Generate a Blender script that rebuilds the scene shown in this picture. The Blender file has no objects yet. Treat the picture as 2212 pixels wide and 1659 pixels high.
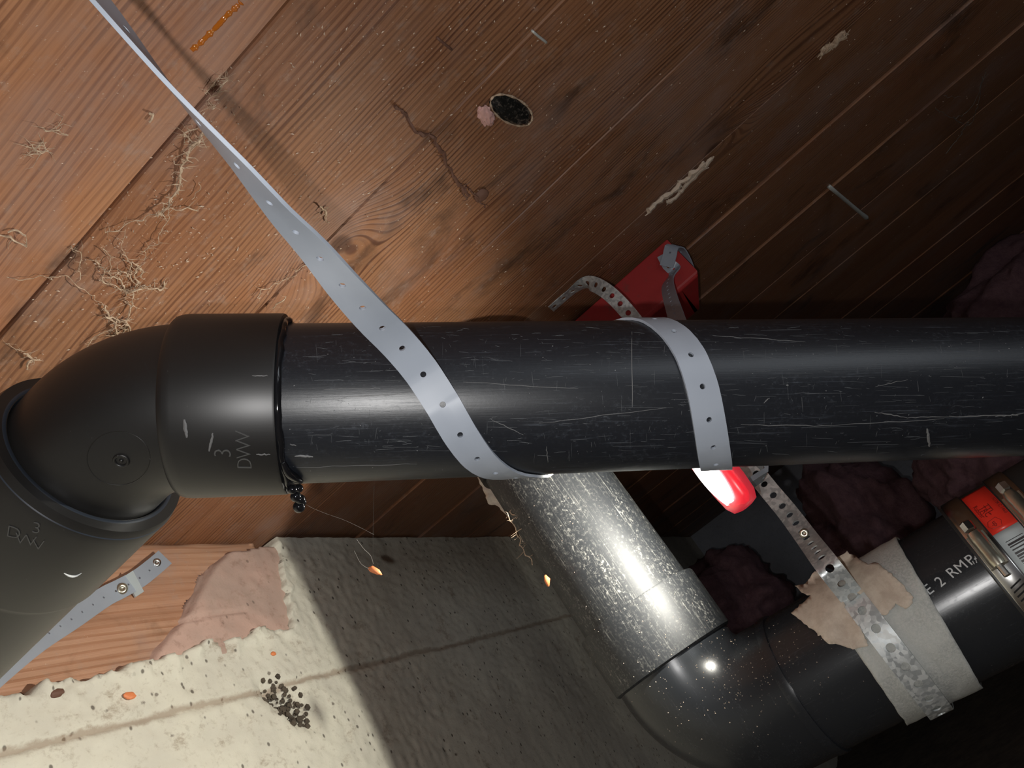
import bpy, bmesh, math, random
from mathutils import Vector, Matrix, noise, geometry
from mathutils.bvhtree import BVHTree

random.seed(7)
PI = math.pi
SC = bpy.context.scene
COL = SC.collection

# ------------------------------------------------------------------ frame of the place
# The crawl space: X runs along the concrete wall, Y along the subfloor planks towards the wall, Z up.
F = 1660.0
H = 0.44                                   # height of the camera above the dirt floor
Zc = Vector((-.52267302, -.74650429, .41175752)).normalized()   # world axes seen from the camera (x right, y down, z forward)
Yc = Vector((-.72785906, .64221124, .240387)).normalized()
Xc = Yc.cross(Zc).normalized(); Yc = Zc.cross(Xc).normalized()
def W(c):                                   # camera-space point -> world
    c = Vector(c); return Vector((Xc.dot(c), Yc.dot(c), Zc.dot(c) + H))
def WD(c):                                  # camera-space direction -> world direction
    c = Vector(c); return Vector((Xc.dot(c), Yc.dot(c), Zc.dot(c)))
CAM = Vector((0, 0, H))
def ray(px, py): return WD(((px - 1106) / F, (py - 829.5) / F, 1))
def P(px, py, d): return CAM + ray(px, py) * d
def proj(w):
    w = w - CAM; z = Xc.z * w.x + Yc.z * w.y + Zc.z * w.z
    return (1106 + F * (Xc.x * w.x + Yc.x * w.y + Zc.x * w.z) / z, 829.5 + F * (Xc.y * w.x + Yc.y * w.y + Zc.y * w.z) / z)
ZCEIL = .461 + H
YW = .645
def on_z(px, py, z): r = ray(px, py); return CAM + r * ((z - H) / r.z)
def on_y(px, py, y): r = ray(px, py); return CAM + r * (y / r.y)
def ceil_pt(px, py, off=.001): return on_z(px, py, ZCEIL - off)
def wall_pt(px, py, off=.0): return on_y(px, py, YW - off)

# ------------------------------------------------------------------ camera, world, lights, exposure
cd = bpy.data.cameras.new('camera'); cam = bpy.data.objects.new('camera', cd); COL.objects.link(cam)
cd.sensor_width = 36; cd.lens = 36 * F / 2212; cd.clip_start = .01
r_, u_, b_ = WD((1, 0, 0)), WD((0, -1, 0)), WD((0, 0, -1))
cam.matrix_world = Matrix(((r_.x, u_.x, b_.x, 0), (r_.y, u_.y, b_.y, 0), (r_.z, u_.z, b_.z, H), (0, 0, 0, 1)))
SC.camera = cam
wd = bpy.data.worlds.new('world'); SC.world = wd; wd.use_nodes = True
wd.node_tree.nodes['Background'].inputs[0].default_value = (.5, .6, .8, 1)
wd.node_tree.nodes['Background'].inputs[1].default_value = .004
SC.view_settings.view_transform = 'Standard'; SC.view_settings.look = 'None'
SC.view_settings.gamma = 1; SC.view_settings.use_curve_mapping = False
SC.view_settings.exposure = 0.0
SC.cycles.max_bounces = 8; SC.cycles.use_denoising = True
SC.cycles.sample_clamp_indirect = 4

FLASH_W = 6.2
fl = bpy.data.lights.new('phone_flash', 'POINT'); fl.energy = FLASH_W; fl.shadow_soft_size = .0025; fl.color = (1, .985, .97)
flo = bpy.data.objects.new('phone_flash', fl); COL.objects.link(flo); flo.location = CAM + WD((-.018, .016, 0))
LAMP_W = 16.0
LAMP = P(1536, 1052, .600)
dl = bpy.data.lights.new('ambient_fill', 'AREA'); dl.shape = 'RECTANGLE'; dl.size = 1.2; dl.size_y = .45; dl.energy = 4.5; dl.color = (.86, .93, 1)
dlo = bpy.data.objects.new('ambient_fill', dl); COL.objects.link(dlo); dlo.location = (-.3, -1.58, .5); dlo.rotation_euler = (math.radians(90), 0, 0)   # added soft ambient fill at the back wall, no opening is built there

# ------------------------------------------------------------------ helpers
def mesh(name, verts, faces, mat=None, parent=None, smooth=False, loc=None):
    me = bpy.data.meshes.new(name); me.from_pydata([tuple(v) for v in verts], [], faces); me.update()
    o = bpy.data.objects.new(name, me); COL.objects.link(o)
    if mat: me.materials.append(mat)
    if smooth:
        for p in me.polygons: p.use_smooth = True
    if parent: o.parent = parent; o.matrix_parent_inverse = Matrix.Translation(-parent.location)
    return o
def tag(o, label=None, cat=None, group=None, kind=None):
    if label: o['label'] = label
    if cat: o['category'] = cat
    if group: o['group'] = group
    if kind: o['kind'] = kind
    return o
def empty(name, loc, label=None, cat=None, group=None, kind=None):
    o = bpy.data.objects.new(name, None); COL.objects.link(o); o.location = loc; o.empty_display_size = .02
    bpy.context.view_layer.update()
    return tag(o, label, cat, group, kind)
def link_child(o, parent): o.parent = parent; o.matrix_parent_inverse = Matrix.Translation(-parent.location)
def sharp(o, ang=35):
    o.data.shade_smooth() if hasattr(o.data, 'shade_smooth') else None
    try: o.data.set_sharp_from_angle(angle=math.radians(ang))
    except Exception: pass
    return o
def bevel(o, w, seg=2):
    m = o.modifiers.new('bevel', 'BEVEL'); m.width = w; m.segments = seg; m.limit_method = 'ANGLE'; return o
def solidify(o, t, off=-1):
    m = o.modifiers.new('solid', 'SOLIDIFY'); m.thickness = t; m.offset = off; return o
def box_geo(c, sx, sy, sz, ax=Vector((1,0,0)), ay=Vector((0,1,0)), az=Vector((0,0,1))):
    v = [Vector(c) + ax*(i*sx/2) + ay*(j*sy/2) + az*(k*sz/2) for i in (-1,1) for j in (-1,1) for k in (-1,1)]
    f = [(0,1,3,2),(4,6,7,5),(0,4,5,1),(2,3,7,6),(0,2,6,4),(1,5,7,3)]
    return v, f
def frames(pts, up=None):
    T = []
    n = len(pts)
    for i in range(n):
        a = pts[max(i-1, 0)]; b = pts[min(i+1, n-1)]; T.append((b-a).normalized())
    u = up or Vector((0, 0, 1))
    if abs(u.dot(T[0])) > .95: u = Vector((1, 0, 0))
    N = [(u - T[0]*u.dot(T[0])).normalized()]
    for i in range(1, n):
        v = N[-1] - T[i]*N[-1].dot(T[i]); N.append(v.normalized())
    return T, N, [T[i].cross(N[i]) for i in range(n)]
def tube_geo(pts, radii, seg=24, caps=True, noise_r=0):
    T, N, B = frames(pts); vs = []; fs = []
    for i, p in enumerate(pts):
        r = radii[i] if isinstance(radii, (list, tuple)) else radii
        for k in range(seg):
            a = 2*PI*k/seg; rr = r
            if noise_r: rr = r*(1 + noise_r*noise.noise((p + N[i]*math.cos(a)*r + B[i]*math.sin(a)*r)*260))
            vs.append(p + N[i]*math.cos(a)*rr + B[i]*math.sin(a)*rr)
    for i in range(len(pts)-1):
        for k in range(seg):
            k2 = (k+1) % seg
            fs.append((i*seg+k, i*seg+k2, (i+1)*seg+k2, (i+1)*seg+k))
    if caps: fs.append(tuple(reversed(range(seg)))); fs.append(tuple(range((len(pts)-1)*seg, len(pts)*seg)))
    return vs, fs
class Geo:
    def __init__(s): s.v = []; s.f = []
    def add(s, g):
        o = len(s.v); s.v += list(g[0]); s.f += [tuple(i+o for i in f) for f in g[1]]; return s
def catmull(pts, n=8):
    out = []
    for i in range(len(pts)-1):
        p0 = pts[max(i-1,0)]; p1 = pts[i]; p2 = pts[i+1]; p3 = pts[min(i+2,len(pts)-1)]
        for k in range(n):
            t = k/n
            out.append(.5*((2*p1)+(p2-p0)*t+(2*p0-5*p1+4*p2-p3)*t*t+(3*p1-p0-3*p2+p3)*t**3))
    out.append(pts[-1]); return out
def bend_pts(a, corner, b, R, n=16):
    d0 = (a-corner).normalized(); d1 = (b-corner).normalized(); be = PI - math.acos(max(-1, min(1, d0.dot(d1)))); tl_ = R*math.tan(be/2)
    c = corner + (d0+d1).normalized()*(R/math.cos(be/2)); s = corner+d0*tl_; e0 = (s-c).normalized(); e1 = -d0
    return [c+e0*R*math.cos(be*k/n)+e1*R*math.sin(be*k/n) for k in range(n+1)]
def bvh_of(objs):
    vs = []; fs = []
    for o in objs:
        k = len(vs); vs += [v.co.copy() for v in o.data.vertices]; fs += [tuple(i+k for i in p.vertices) for p in o.data.polygons]
    return BVHTree.FromPolygons(vs, fs)
def hit(b, px, py):
    l, n, i, d = b.ray_cast(CAM, ray(px, py).normalized()); return l, n

# ------------------------------------------------------------------ materials
def mat(name, base=(.5,.5,.5), rough=.5, metal=0, spec=.5):
    m = bpy.data.materials.new(name); m.use_nodes = True; b = m.node_tree.nodes['Principled BSDF']
    b.inputs['Base Color'].default_value = (*base, 1); b.inputs['Roughness'].default_value = rough
    b.inputs['Metallic'].default_value = metal; b.inputs['Specular IOR Level'].default_value = spec
    return m, m.node_tree, b
class NT:
    def __init__(s, t): s.t = t; s.l = t.links.new
    def n(s, typ, **kw):
        x = s.t.nodes.new(typ)
        for k, v in kw.items():
            if k.startswith('i_'):
                x.inputs[int(k[2:])].default_value = v
            else: setattr(x, k, v)
        return x
    def inp(s, x, i, v):
        if hasattr(v, 'bl_idname') or isinstance(v, bpy.types.NodeSocket): s.l(v, x.inputs[i])
        else: x.inputs[i].default_value = v
    def math(s, op, a, b=0.0, c=None, clamp=False):
        x = s.n('ShaderNodeMath', operation=op, use_clamp=clamp); s.inp(x, 0, a); s.inp(x, 1, b)
        if c is not None: s.inp(x, 2, c)
        return x.outputs[0]
    def coord(s, kind='Object'): return s.n('ShaderNodeTexCoord').outputs[kind]
    def mapping(s, v, scale=(1,1,1), loc=(0,0,0), rot=(0,0,0)):
        x = s.n('ShaderNodeMapping'); s.l(v, x.inputs[0]); s.inp(x, 1, loc) ; x.inputs[2].default_value = rot; x.inputs[3].default_value = scale; return x.outputs[0]
    def noise(s, v, scale=5, detail=4, rough=.5, dist=0, w=None):
        x = s.n('ShaderNodeTexNoise')
        if w is not None: x.noise_dimensions = '4D'; s.inp(x, 'W', w)
        s.l(v, x.inputs['Vector']); x.inputs['Scale'].default_value = scale; x.inputs['Detail'].default_value = detail
        x.inputs['Roughness'].default_value = rough; x.inputs['Distortion'].default_value = dist; return x.outputs[0]
    def ramp(s, v, lo, hi, a=0.0, b=1.0):
        x = s.n('ShaderNodeMapRange', clamp=True); x.interpolation_type = 'SMOOTHSTEP'
        s.l(v, x.inputs[0]); x.inputs[1].default_value = lo; x.inputs[2].default_value = hi; x.inputs[3].default_value = a; x.inputs[4].default_value = b; return x.outputs[0]
    def mix(s, fac, a, b, blend='MIX'):
        x = s.n('ShaderNodeMix', data_type='RGBA', blend_type=blend); s.inp(x, 0, fac)
        for i, v in ((6, a), (7, b)):
            if isinstance(v, tuple): x.inputs[i].default_value = (*v[:3], 1)
            else: s.l(v, x.inputs[i])
        return x.outputs[2]
    def bump(s, b, hgt, strength=.3, dist=.001):
        x = s.n('ShaderNodeBump'); x.inputs['Strength'].default_value = strength; x.inputs['Distance'].default_value = dist
        s.l(hgt, x.inputs['Height']); s.l(x.outputs[0], b.inputs['Normal'])
    def sep(s, v): x = s.n('ShaderNodeSeparateXYZ'); s.l(v, x.inputs[0]); return x.outputs
    def comb(s, a, b, c):
        x = s.n('ShaderNodeCombineXYZ'); s.inp(x, 0, a); s.inp(x, 1, b); s.inp(x, 2, c); return x.outputs[0]

def wood_mat(name, early, late, knots=(), stain=.5, axis='Y', per=.0052, warp=.014, rough=.5, dust=.35, grainmix=1.0):
    m, t, b = mat(name, early, rough, 0, .35); q = NT(t)
    co = q.coord(); X, Y, Z = q.sep(co)[:3]
    if axis == 'X': X, Y = Z, X
    rnd = q.n('ShaderNodeObjectInfo').outputs['Random']
    off = q.math('MULTIPLY', rnd, 37.0)
    wv = q.comb(q.math('MULTIPLY', X, 4.5), q.math('MULTIPLY', Y, 1.3), 0.0)
    wn = q.noise(wv, 1.0, 3, .5, w=off)
    u = q.math('ADD', X, q.math('MULTIPLY', q.math('SUBTRACT', wn, .5), warp*4.2))
    for (kx, ky, sx, sy, A) in knots:
        dx = q.math('DIVIDE', q.math('SUBTRACT', X, kx), sx); dy = q.math('DIVIDE', q.math('SUBTRACT', Y, ky), sy)
        g = q.math('MULTIPLY', q.math('EXPONENT', q.math('MULTIPLY', q.math('ADD', q.math('MULTIPLY', dx, dx), q.math('MULTIPLY', dy, dy)), -1.0)), A)
        u = q.math('ADD', u, g)
    gn = q.noise(q.comb(q.math('MULTIPLY', u, 140.0), q.math('MULTIPLY', Y, 3.0), 0.0), 1.0, 3, .6, w=off)
    s = q.math('SINE', q.math('ADD', q.math('MULTIPLY', u, 2*PI/per), q.math('MULTIPLY', gn, 8.0)))
    lw = q.ramp(s, -.1, .95)
    lw = q.math('MULTIPLY', lw, q.ramp(gn, .3, .65, .45, 1.0))
    lw = q.math('MULTIPLY', lw, q.ramp(q.noise(q.comb(q.math('MULTIPLY', u, 16.0), q.math('MULTIPLY', Y, 2.6), 0.0), 1.0, 3, .6, w=q.math('ADD', off, 9.1)),   .32, .60, .35, 1.0))
    fib = q.noise(q.comb(q.math('MULTIPLY', u, 900.0), q.math('MULTIPLY', Y, 14.0), 0.0), 1.0, 3, .6, w=off)
    col = q.mix(q.math('MULTIPLY', lw, grainmix), early, late)
    tint = q.noise(q.comb(q.math('MULTIPLY', X, 9.0), q.math('MULTIPLY', Y, 3.0), 0.0), 1.0, 3, .5, w=q.math('ADD', off, 3.3))
    col = q.mix(q.ramp(tint, .35, .75, 0, .55), col, (early[0]*.75, early[1]*.55, early[2]*.45))
    col = q.mix(q.math('MULTIPLY', q.ramp(fib, .3, .8), .35), col, (late[0]*.8, late[1]*.7, late[2]*.7))
    hs = q.n('ShaderNodeHueSaturation'); q.l(col, hs.inputs['Color']); q.l(q.ramp(rnd, 0, 1, .8, 1.2), hs.inputs['Value'])
    col = hs.outputs[0]
    st = q.noise(q.mapping(co, (14, 7, 14)), 1.0, 5, .65, .6)
    col = q.mix(q.ramp(st, .54, .72, 0, stain), col, (.035, .018, .012))
    du = q.noise(q.mapping(co, (60, 45, 60)), 1.0, 6, .75)
    col = q.mix(q.ramp(du, .52, .75, 0, dust), col, (.34, .27, .23))
    d2 = q.noise(q.mapping(co, (9, 5, 9)), 1.0, 5, .65)
    col = q.mix(q.ramp(d2, .46, .70, 0, .42), col, (.28,.20,.175))
    sp = q.noise(q.mapping(co, (520, 420, 520)), 1.0, 2, .5)
    col = q.mix(q.ramp(sp, .70, .78, 0, .5), col, (.55, .42, .32))
    for (kx, ky, sx, sy, A) in knots:
        dx = q.math('DIVIDE', q.math('SUBTRACT', X, kx), sx*.45); dy = q.math('DIVIDE', q.math('SUBTRACT', Y, ky), sy*.30)
        rr = q.math('ADD', q.math('MULTIPLY', dx, dx), q.math('MULTIPLY', dy, dy))
        rr = q.math('ADD', rr, q.math('MULTIPLY', q.math('SUBTRACT', st, .5), 1.6))
        k = q.ramp(rr, .2, .8, .7 if abs(A) > .045 else 0, 0)
        col = q.mix(k, col, (.055, .026, .018))
    q.l(col, b.inputs['Base Color'])
    q.l(q.math('ADD', q.math('MULTIPLY', fib, .25), rough-.16), b.inputs['Roughness'])
    hh = q.math('ADD', q.math('MULTIPLY', lw, .5), q.math('ADD', q.math('MULTIPLY', fib, .5), q.math('MULTIPLY', du, .6)))
    q.bump(b, hh, .55, .0008)
    return m

KN = [(.522,.199,.035,.05,.05), (.868,-.135,.025,.06,.05), (.80,-.27,.035,.22,.028), (.62,.12,.04,.16,.014)]
M_plank = wood_mat('plank_wood', (.37,.178,.090), (.110,.042,.022), KN, stain=.7)
M_beam = wood_mat('sill_wood', (.52,.31,.20), (.36,.18,.10), [(.50,.36+H,.05,.03,.02)], stain=.3, axis='X', per=.009, warp=.01, rough=.6)
M_plankdark = wood_mat('plank_wood_far', (.30,.145,.075), (.13,.052,.027), KN, stain=.6)
M_red, t_, b_r = mat('red_painted_wood', (.33,.022,.022), .5)
q = NT(t_); n1 = q.noise(q.coord(), 45, 5, .7); q.l(q.mix(q.ramp(n1,.55,.7,0,.55), (.34,.022,.022), (.12,.05,.04)), b_r.inputs['Base Color']); q.bump(b_r, n1, .3, .001)

def abs_mat(name, base=(.014,.015,.017), rough=.30, scr=1.0, dust=.4, haze=(.14,.155,.18), hm=.42):
    """black ABS plastic; axis: object-space Z runs along the pipe"""
    m, t, b = mat(name, base, rough, 0, .5); q = NT(t); co = q.coord()
    streak = q.noise(q.mapping(co, (900, 900, 26)), 1.0, 4, .7)
    mask = q.noise(q.mapping(co, (60, 60, 18)), 1.0, 4, .65)
    hz = q.noise(q.mapping(co, (380, 380, 330)), 1.0, 5, .8)
    ring = q.noise(q.mapping(co, (120, 120, 900)), 1.0, 3, .7)
    f1 = q.math('MULTIPLY', q.ramp(streak, .56, .74), q.ramp(mask, .38, .62, .1, 1))
    f2 = q.math('MULTIPLY', q.ramp(ring, .66, .78), q.ramp(mask, .5, .68))
    f3 = q.math('MULTIPLY', q.ramp(hz, .5, .75), q.ramp(mask, .42, .7, .15, 1))
    sp = q.noise(co, 620, 2, .5)
    f4 = q.ramp(sp, .745, .80)
    fs = q.math('ADD', q.math('ADD', q.math('MULTIPLY', f1, .55*scr), q.math('MULTIPLY', f2, .5*scr)), q.math('MULTIPLY', f3, .45*dust), clamp=True)
    col = q.mix(q.math('MULTIPLY', fs, hm), base, haze)
    col = q.mix(q.math('MULTIPLY', f4, .6*dust), col, (.40,.40,.40))
    q.l(col, b.inputs['Base Color'])
    q.l(q.math('ADD', q.math('MULTIPLY', fs, .3), rough, clamp=True), b.inputs['Roughness'])
    q.bump(b, q.math('ADD', streak, q.math('MULTIPLY', hz, .5)), .12*scr, .0004)
    return m
M_abs = abs_mat('black_abs_scratched', (.0095,.011,.0145), .36, 1.1, 1.0, (.13,.15,.185), .5)
M_fit = abs_mat('black_abs_fitting', (.009,.0085,.0082), .42, .12, .12)
M_old = abs_mat('black_abs_old', (.017,.019,.022), .26, .35, .55)
M_ris = abs_mat('black_abs_dust_glare', (.015,.017,.020), .54, 1.0, 2.2, (.46,.45,.41), .9)  # dust streaks, paled further to stand in for the lamp's glare
M_rim, t_, b_r = mat('black_abs_rim', (.020,.025,.034), .36)
M_emb, t_, b_r = mat('raised_lettering', (.060,.060,.058), .3)
M_print, t_, b_r = mat('printed_lettering', (.50,.51,.51), .6)
M_cement, t_, b_r = mat('black_cement', (.006,.006,.007), .08)
M_cream, t_, b_r = mat('scuff', (.13,.13,.13), .7)
M_fine, t_, b_r = mat('fine_scratch', (.075,.08,.085), .6)

M_strap, t_, b_r = mat('grey_plastic_strap', (.30,.325,.37), .38)
q = NT(t_); n1 = q.noise(q.coord(), 30, 3, .5); q.l(q.mix(q.ramp(n1,.3,.8,0,1), (.275,.305,.355), (.30,.33,.38)), b_r.inputs['Base Color'])
M_galv, t_, b_r = mat('galvanised_steel', (.55,.58,.58), .38, 1)
q = NT(t_); v = q.n('ShaderNodeTexVoronoi'); q.l(q.coord(), v.inputs['Vector']); v.inputs['Scale'].default_value = 330
n1 = q.noise(q.coord(), 120, 4, .7); g = q.math('ADD', q.math('MULTIPLY', q.sep(v.outputs['Color'])[0], .5), q.math('MULTIPLY', n1, .5))
q.l(q.mix(q.ramp(g,.3,.75), (.40,.425,.43), (.60,.62,.61)), b_r.inputs['Base Color']); q.l(q.ramp(g,.2,.8,.30,.62), b_r.inputs['Roughness']); b_r.inputs['Metallic'].default_value = .45; q.bump(b_r, g, .12, .0003)
M_steel, t_, b_r = mat('stainless_steel', (.62,.61,.58), .22, 1)
M_brass, t_, b_r = mat('screw_housing', (.50,.47,.38), .28, .9)
M_dark, t_, b_r = mat('dark_void', (.004,.004,.004), .9)
M_rubber, t_, b_r = mat('black_rubber', (.02,.02,.02), .5)
M_foam, t_, b_r = mat('white_foam_wrap', (.42,.43,.40), .5)
q = NT(t_); n1 = q.noise(q.mapping(q.coord(), (500,500,500)), 1, 5, .75); n2 = q.noise(q.coord(), 30, 3, .5)
q.l(q.mix(q.ramp(n1,.35,.7), q.mix(q.ramp(n2,.4,.6), (.34,.35,.33), (.44,.45,.42)), (.50,.50,.47)), b_r.inputs['Base Color']); q.bump(b_r, n1, .7, .001)
b_r.inputs['Subsurface Weight'].default_value = 0
M_paper, t_, b_r = mat('torn_tan_tape', (.52,.43,.34), .75)
q = NT(t_); n1 = q.noise(q.coord(), 70, 5, .7); q.l(q.mix(q.ramp(n1,.3,.7), (.56,.48,.39), (.42,.34,.27)), b_r.inputs['Base Color']); q.bump(b_r, n1, .4, .0008)
M_lred, t_, b_r = mat('label_red', (.75,.035,.02), .35)
M_lwhite, t_, b_r = mat('label_white', (.48,.53,.54), .4)
M_ink, t_, b_r = mat('label_ink', (.02,.015,.015), .5)
M_ink2, t_, b_r = mat('label_ink_on_red', (.20,.012,.01), .5)

def concrete(name, a, bcol, dark, joint=True, speck=1.0):
    m, t, b = mat(name, a, .85, 0, .3); q = NT(t); co = q.coord(); X, Y, Z = q.sep(co)[:3]
    n1 = q.noise(co, 9, 6, .65); n2 = q.noise(co, 90, 5, .7); n3 = q.noise(co, 330, 3, .6)
    col = q.mix(q.ramp(n1,.35,.65), a, bcol)
    col = q.mix(q.ramp(n2,.52,.72,0,.6), col, dark)
    n4 = q.noise(q.mapping(co, (26, 26, 34)), 1, 6, .75); col = q.mix(q.ramp(n4, .56, .70, 0, .55*speck), col, (.24,.17,.11))
    v = q.n('ShaderNodeTexVoronoi'); q.l(q.mapping(co,(95,95,70)), v.inputs['Vector']); v.inputs['Scale'].default_value = 1; v.inputs['Randomness'].default_value = 1
    pit = q.math('MULTIPLY', q.ramp(v.outputs['Distance'], .10, .22, 1, 0), q.ramp(q.sep(v.outputs['Color'])[0], .62, .66))
    col = q.mix(q.math('MULTIPLY', pit, .8*speck), col, (.07,.055,.045))
    v2 = q.n('ShaderNodeTexVoronoi'); q.l(q.mapping(co,(38,38,60)), v2.inputs['Vector']); v2.inputs['Scale'].default_value = 1
    vb = q.n('ShaderNodeTexVoronoi'); q.l(q.mapping(co,(52,52,66)), vb.inputs['Vector']); vb.inputs['Scale'].default_value = 1
    pb = q.math('MULTIPLY', q.ramp(q.math('ADD', vb.outputs['Distance'], q.math('MULTIPLY', n3, .25)), .20, .30, 1, 0), q.ramp(q.sep(vb.outputs['Color'])[0], .80, .84)); col = q.mix(q.math('MULTIPLY', pb, .75*speck), col, (.09,.065,.05))
    ob = q.math('MULTIPLY', q.ramp(q.math('ADD', v2.outputs['Distance'], q.math('MULTIPLY', n3, .2)), .18, .26, 1, 0), q.ramp(q.sep(v2.outputs['Color'])[1], .90, .92))
    col = q.mix(q.math('MULTIPLY', ob, .7*speck), col, (.38,.13,.05))
    if joint:
        zz = q.math('ABSOLUTE', q.math('SUBTRACT', q.math('ADD', Z, q.math('MULTIPLY', q.math('SUBTRACT', n1, .5), .018)), .250 + H))
        zz = q.math('ADD', zz, q.math('MULTIPLY', q.math('SUBTRACT', n2, .5), .012))
        col = q.mix(q.ramp(zz, .001, .006, .55, 0), col, (.22,.13,.075))
    q.l(col, b.inputs['Base Color'])
    hh = q.math('ADD', q.math('MULTIPLY', n2, .8), q.math('SUBTRACT', q.math('MULTIPLY', n3, .4), q.math('MULTIPLY', pit, .8)))
    q.bump(b, hh, .45, .0015)
    return m
M_conc = concrete('wall_concrete', (.66,.63,.53), (.58,.55,.47), (.38,.33,.26))
M_mort = concrete('mortar_pink_bounce', (.50,.33,.27), (.42,.30,.25), (.30,.18,.14), False, .6)  # pink light thrown by the wood is painted into the mortar colour
M_farw = concrete('far_concrete', (.42,.43,.47), (.36,.37,.41), (.25,.25,.27), False, .3)  # wall colour lightened to grey-blue, standing in for veiling glare
M_dirt, t_, b_r = mat('dirt', (.10,.075,.055), .95)
q = NT(t_); n1 = q.noise(q.coord(), 25, 8, .75); q.l(q.mix(q.ramp(n1,.3,.7), (.05,.04,.03), (.14,.11,.08)), b_r.inputs['Base Color']); q.bump(b_r, n1, .8, .01)
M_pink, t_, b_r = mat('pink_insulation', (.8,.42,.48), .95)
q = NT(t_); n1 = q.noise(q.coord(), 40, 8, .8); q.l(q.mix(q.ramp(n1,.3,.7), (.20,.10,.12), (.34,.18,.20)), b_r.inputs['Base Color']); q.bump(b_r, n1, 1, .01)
M_root, t_, b_r = mat('dry_root', (.55,.40,.27), .8)
q = NT(t_); n1 = q.noise(q.coord(), 300, 3, .6); q.l(q.mix(q.ramp(n1,.3,.7), (.30,.20,.13), (.55,.42,.30)), b_r.inputs['Base Color'])
M_brown, t_, b_r = mat('brown_twig', (.12,.055,.035), .7)
M_web, t_, b_r = mat('cobweb_silk', (.16,.14,.12), .8)
M_silk, t_, b_r = mat('fine_silk', (.045,.04,.035), .9)
M_fleck, t_, b_r = mat('dust_fleck', (.55,.44,.34), .8)
M_resin, t_, b_r = mat('amber_resin', (.50,.14,.012), .12)
b_r.inputs['Transmission Weight'].default_value = .25
M_knot, t_, b_r = mat('dark_knot', (.03,.028,.025), .12)
q = NT(t_); n1 = q.noise(q.mapping(q.coord(),(240,240,240)), 1, 5, .75); q.l(q.mix(q.ramp(n1,.5,.72), (.010,.010,.009), (.13,.11,.09)), b_r.inputs['Base Color']); q.bump(b_r, n1, .5, .001)
M_fibre, t_, b_r = mat('pale_pink_fibre', (.62,.36,.32), .9)
M_leaf, t_, b_r = mat('orange_chip', (.70,.22,.08), .6)
M_nail, t_, b_r = mat('nail_steel', (.50,.51,.48), .45, .3)
M_lampred, t_, b_r = mat('lamp_red_plastic', (.70,.02,.035), .3)
b_r.inputs['Transmission Weight'].default_value = .35; b_r.inputs['Subsurface Weight'].default_value = .3; b_r.inputs['Subsurface Radius'].default_value = (.03,.004,.004)
b_r.inputs['Emission Color'].default_value = (1, .05, .08, 1); b_r.inputs['Emission Strength'].default_value = .35
M_lens = bpy.data.materials.new('lit_lens'); M_lens.use_nodes = True
bb = M_lens.node_tree.nodes['Principled BSDF']; bb.inputs['Emission Color'].default_value = (1,.96,.94,1); bb.inputs['Emission Strength'].default_value = 9
M_hook, t_, b_r = mat('grey_hook', (.22,.25,.27), .45)

# ------------------------------------------------------------------ the setting
XR, XL, YB = 3.3, -1.3, -1.6
fl_n = 40
vs = []; fs = []
for i in range(fl_n+1):
    for j in range(fl_n+1):
        x = XL + (XR-XL)*i/fl_n; y = YB + (YW+.05-YB)*j/fl_n
        vs.append((x, y, .02*noise.noise(Vector((x*4, y*4, 0)))-.02))
for i in range(fl_n):
    for j in range(fl_n):
        a = i*(fl_n+1)+j; fs.append((a, a+fl_n+1, a+fl_n+2, a+1))
tag(mesh('floor', vs, fs, M_dirt, smooth=True), kind='structure')
def slab(name, x0, x1, y0, y1, z0, z1, m, parent=None):
    g = box_geo(((x0+x1)/2, (y0+y1)/2, (z0+z1)/2), x1-x0, y1-y0, z1-z0); return mesh(name, g[0], g[1], m, parent)
tag(slab('wall_right', XR, XR+.1, YB-.1, YW+.15, -.06, ZCEIL+.08, M_farw), kind='structure')
tag(slab('wall_left', XL-.1, XL, YB-.1, YW+.15, -.06, ZCEIL+.08, M_farw), kind='structure')
tag(slab('wall_back', XL-.1, XR+.1, YB-.1, YB, -.06, ZCEIL+.08, M_farw), kind='structure')

ceiling = tag(slab('ceiling', XL-.1, XR+.1, YB-.1, YW+.15, ZCEIL+.021, ZCEIL+.06, M_dark), kind='structure')
SEAMS = [-1.28, -1.10, -.92, -.74, -.56, -.38, -.20, -.03, .148, .327, .506, .688, .873, 1.042, 1.221, 1.40, 1.58, 1.76, 1.94, 2.12, 2.30, 2.48, 2.66, 2.84, 3.02, 3.20, 3.29]
DZ = {.148:-.0015, .327:.0, .506:.0018, .688:.0036, .873:.0054, 1.042:.0030, 1.221:.0004, 1.40:.001}
for i in range(len(SEAMS)-1):
    x0, x1 = SEAMS[i], SEAMS[i+1]
    dz = DZ.get(x0, random.uniform(-.002, .002))
    gap = .0013
    ny = 46; prof = [(-.0, .0180), (-.0, .0016), (.0010, 0.0), (.5, 0), (-.0014, 0.0), (0, .0018), (0, .0180)]
    vs = []; fs = []
    ys = [YB + (YW+.056-YB)*k/ny for k in range(ny+1)]
    for y in ys:
        w1 = .0007*noise.noise(Vector((x0*9, y*14, 1.0))); w2 = .0007*noise.noise(Vector((x1*9, y*14, 1.0)))
        xa = x0+gap+w1; xb = x1-gap+w2
        for k, (dx, z) in enumerate(prof):
            x = (xa+dx) if k < 3 else ((xa+xb)/2 if k == 3 else xb+dx)
            vs.append((x, y, ZCEIL+z+dz + (0 if k != 3 else .0006*noise.noise(Vector((x*5,y*3,0))))))
    np_ = len(prof)
    for a in range(ny):
        for k in range(np_):
            k2 = (k+1) % np_
            fs.append((a*np_+k, a*np_+k2, (a+1)*np_+k2, (a+1)*np_+k))
    fs.append(tuple(range(np_))); fs.append(tuple(reversed(range(ny*np_, (ny+1)*np_))))
    o = mesh('plank', vs, fs, M_plank, ceiling)
    sharp(o, 30)

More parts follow.
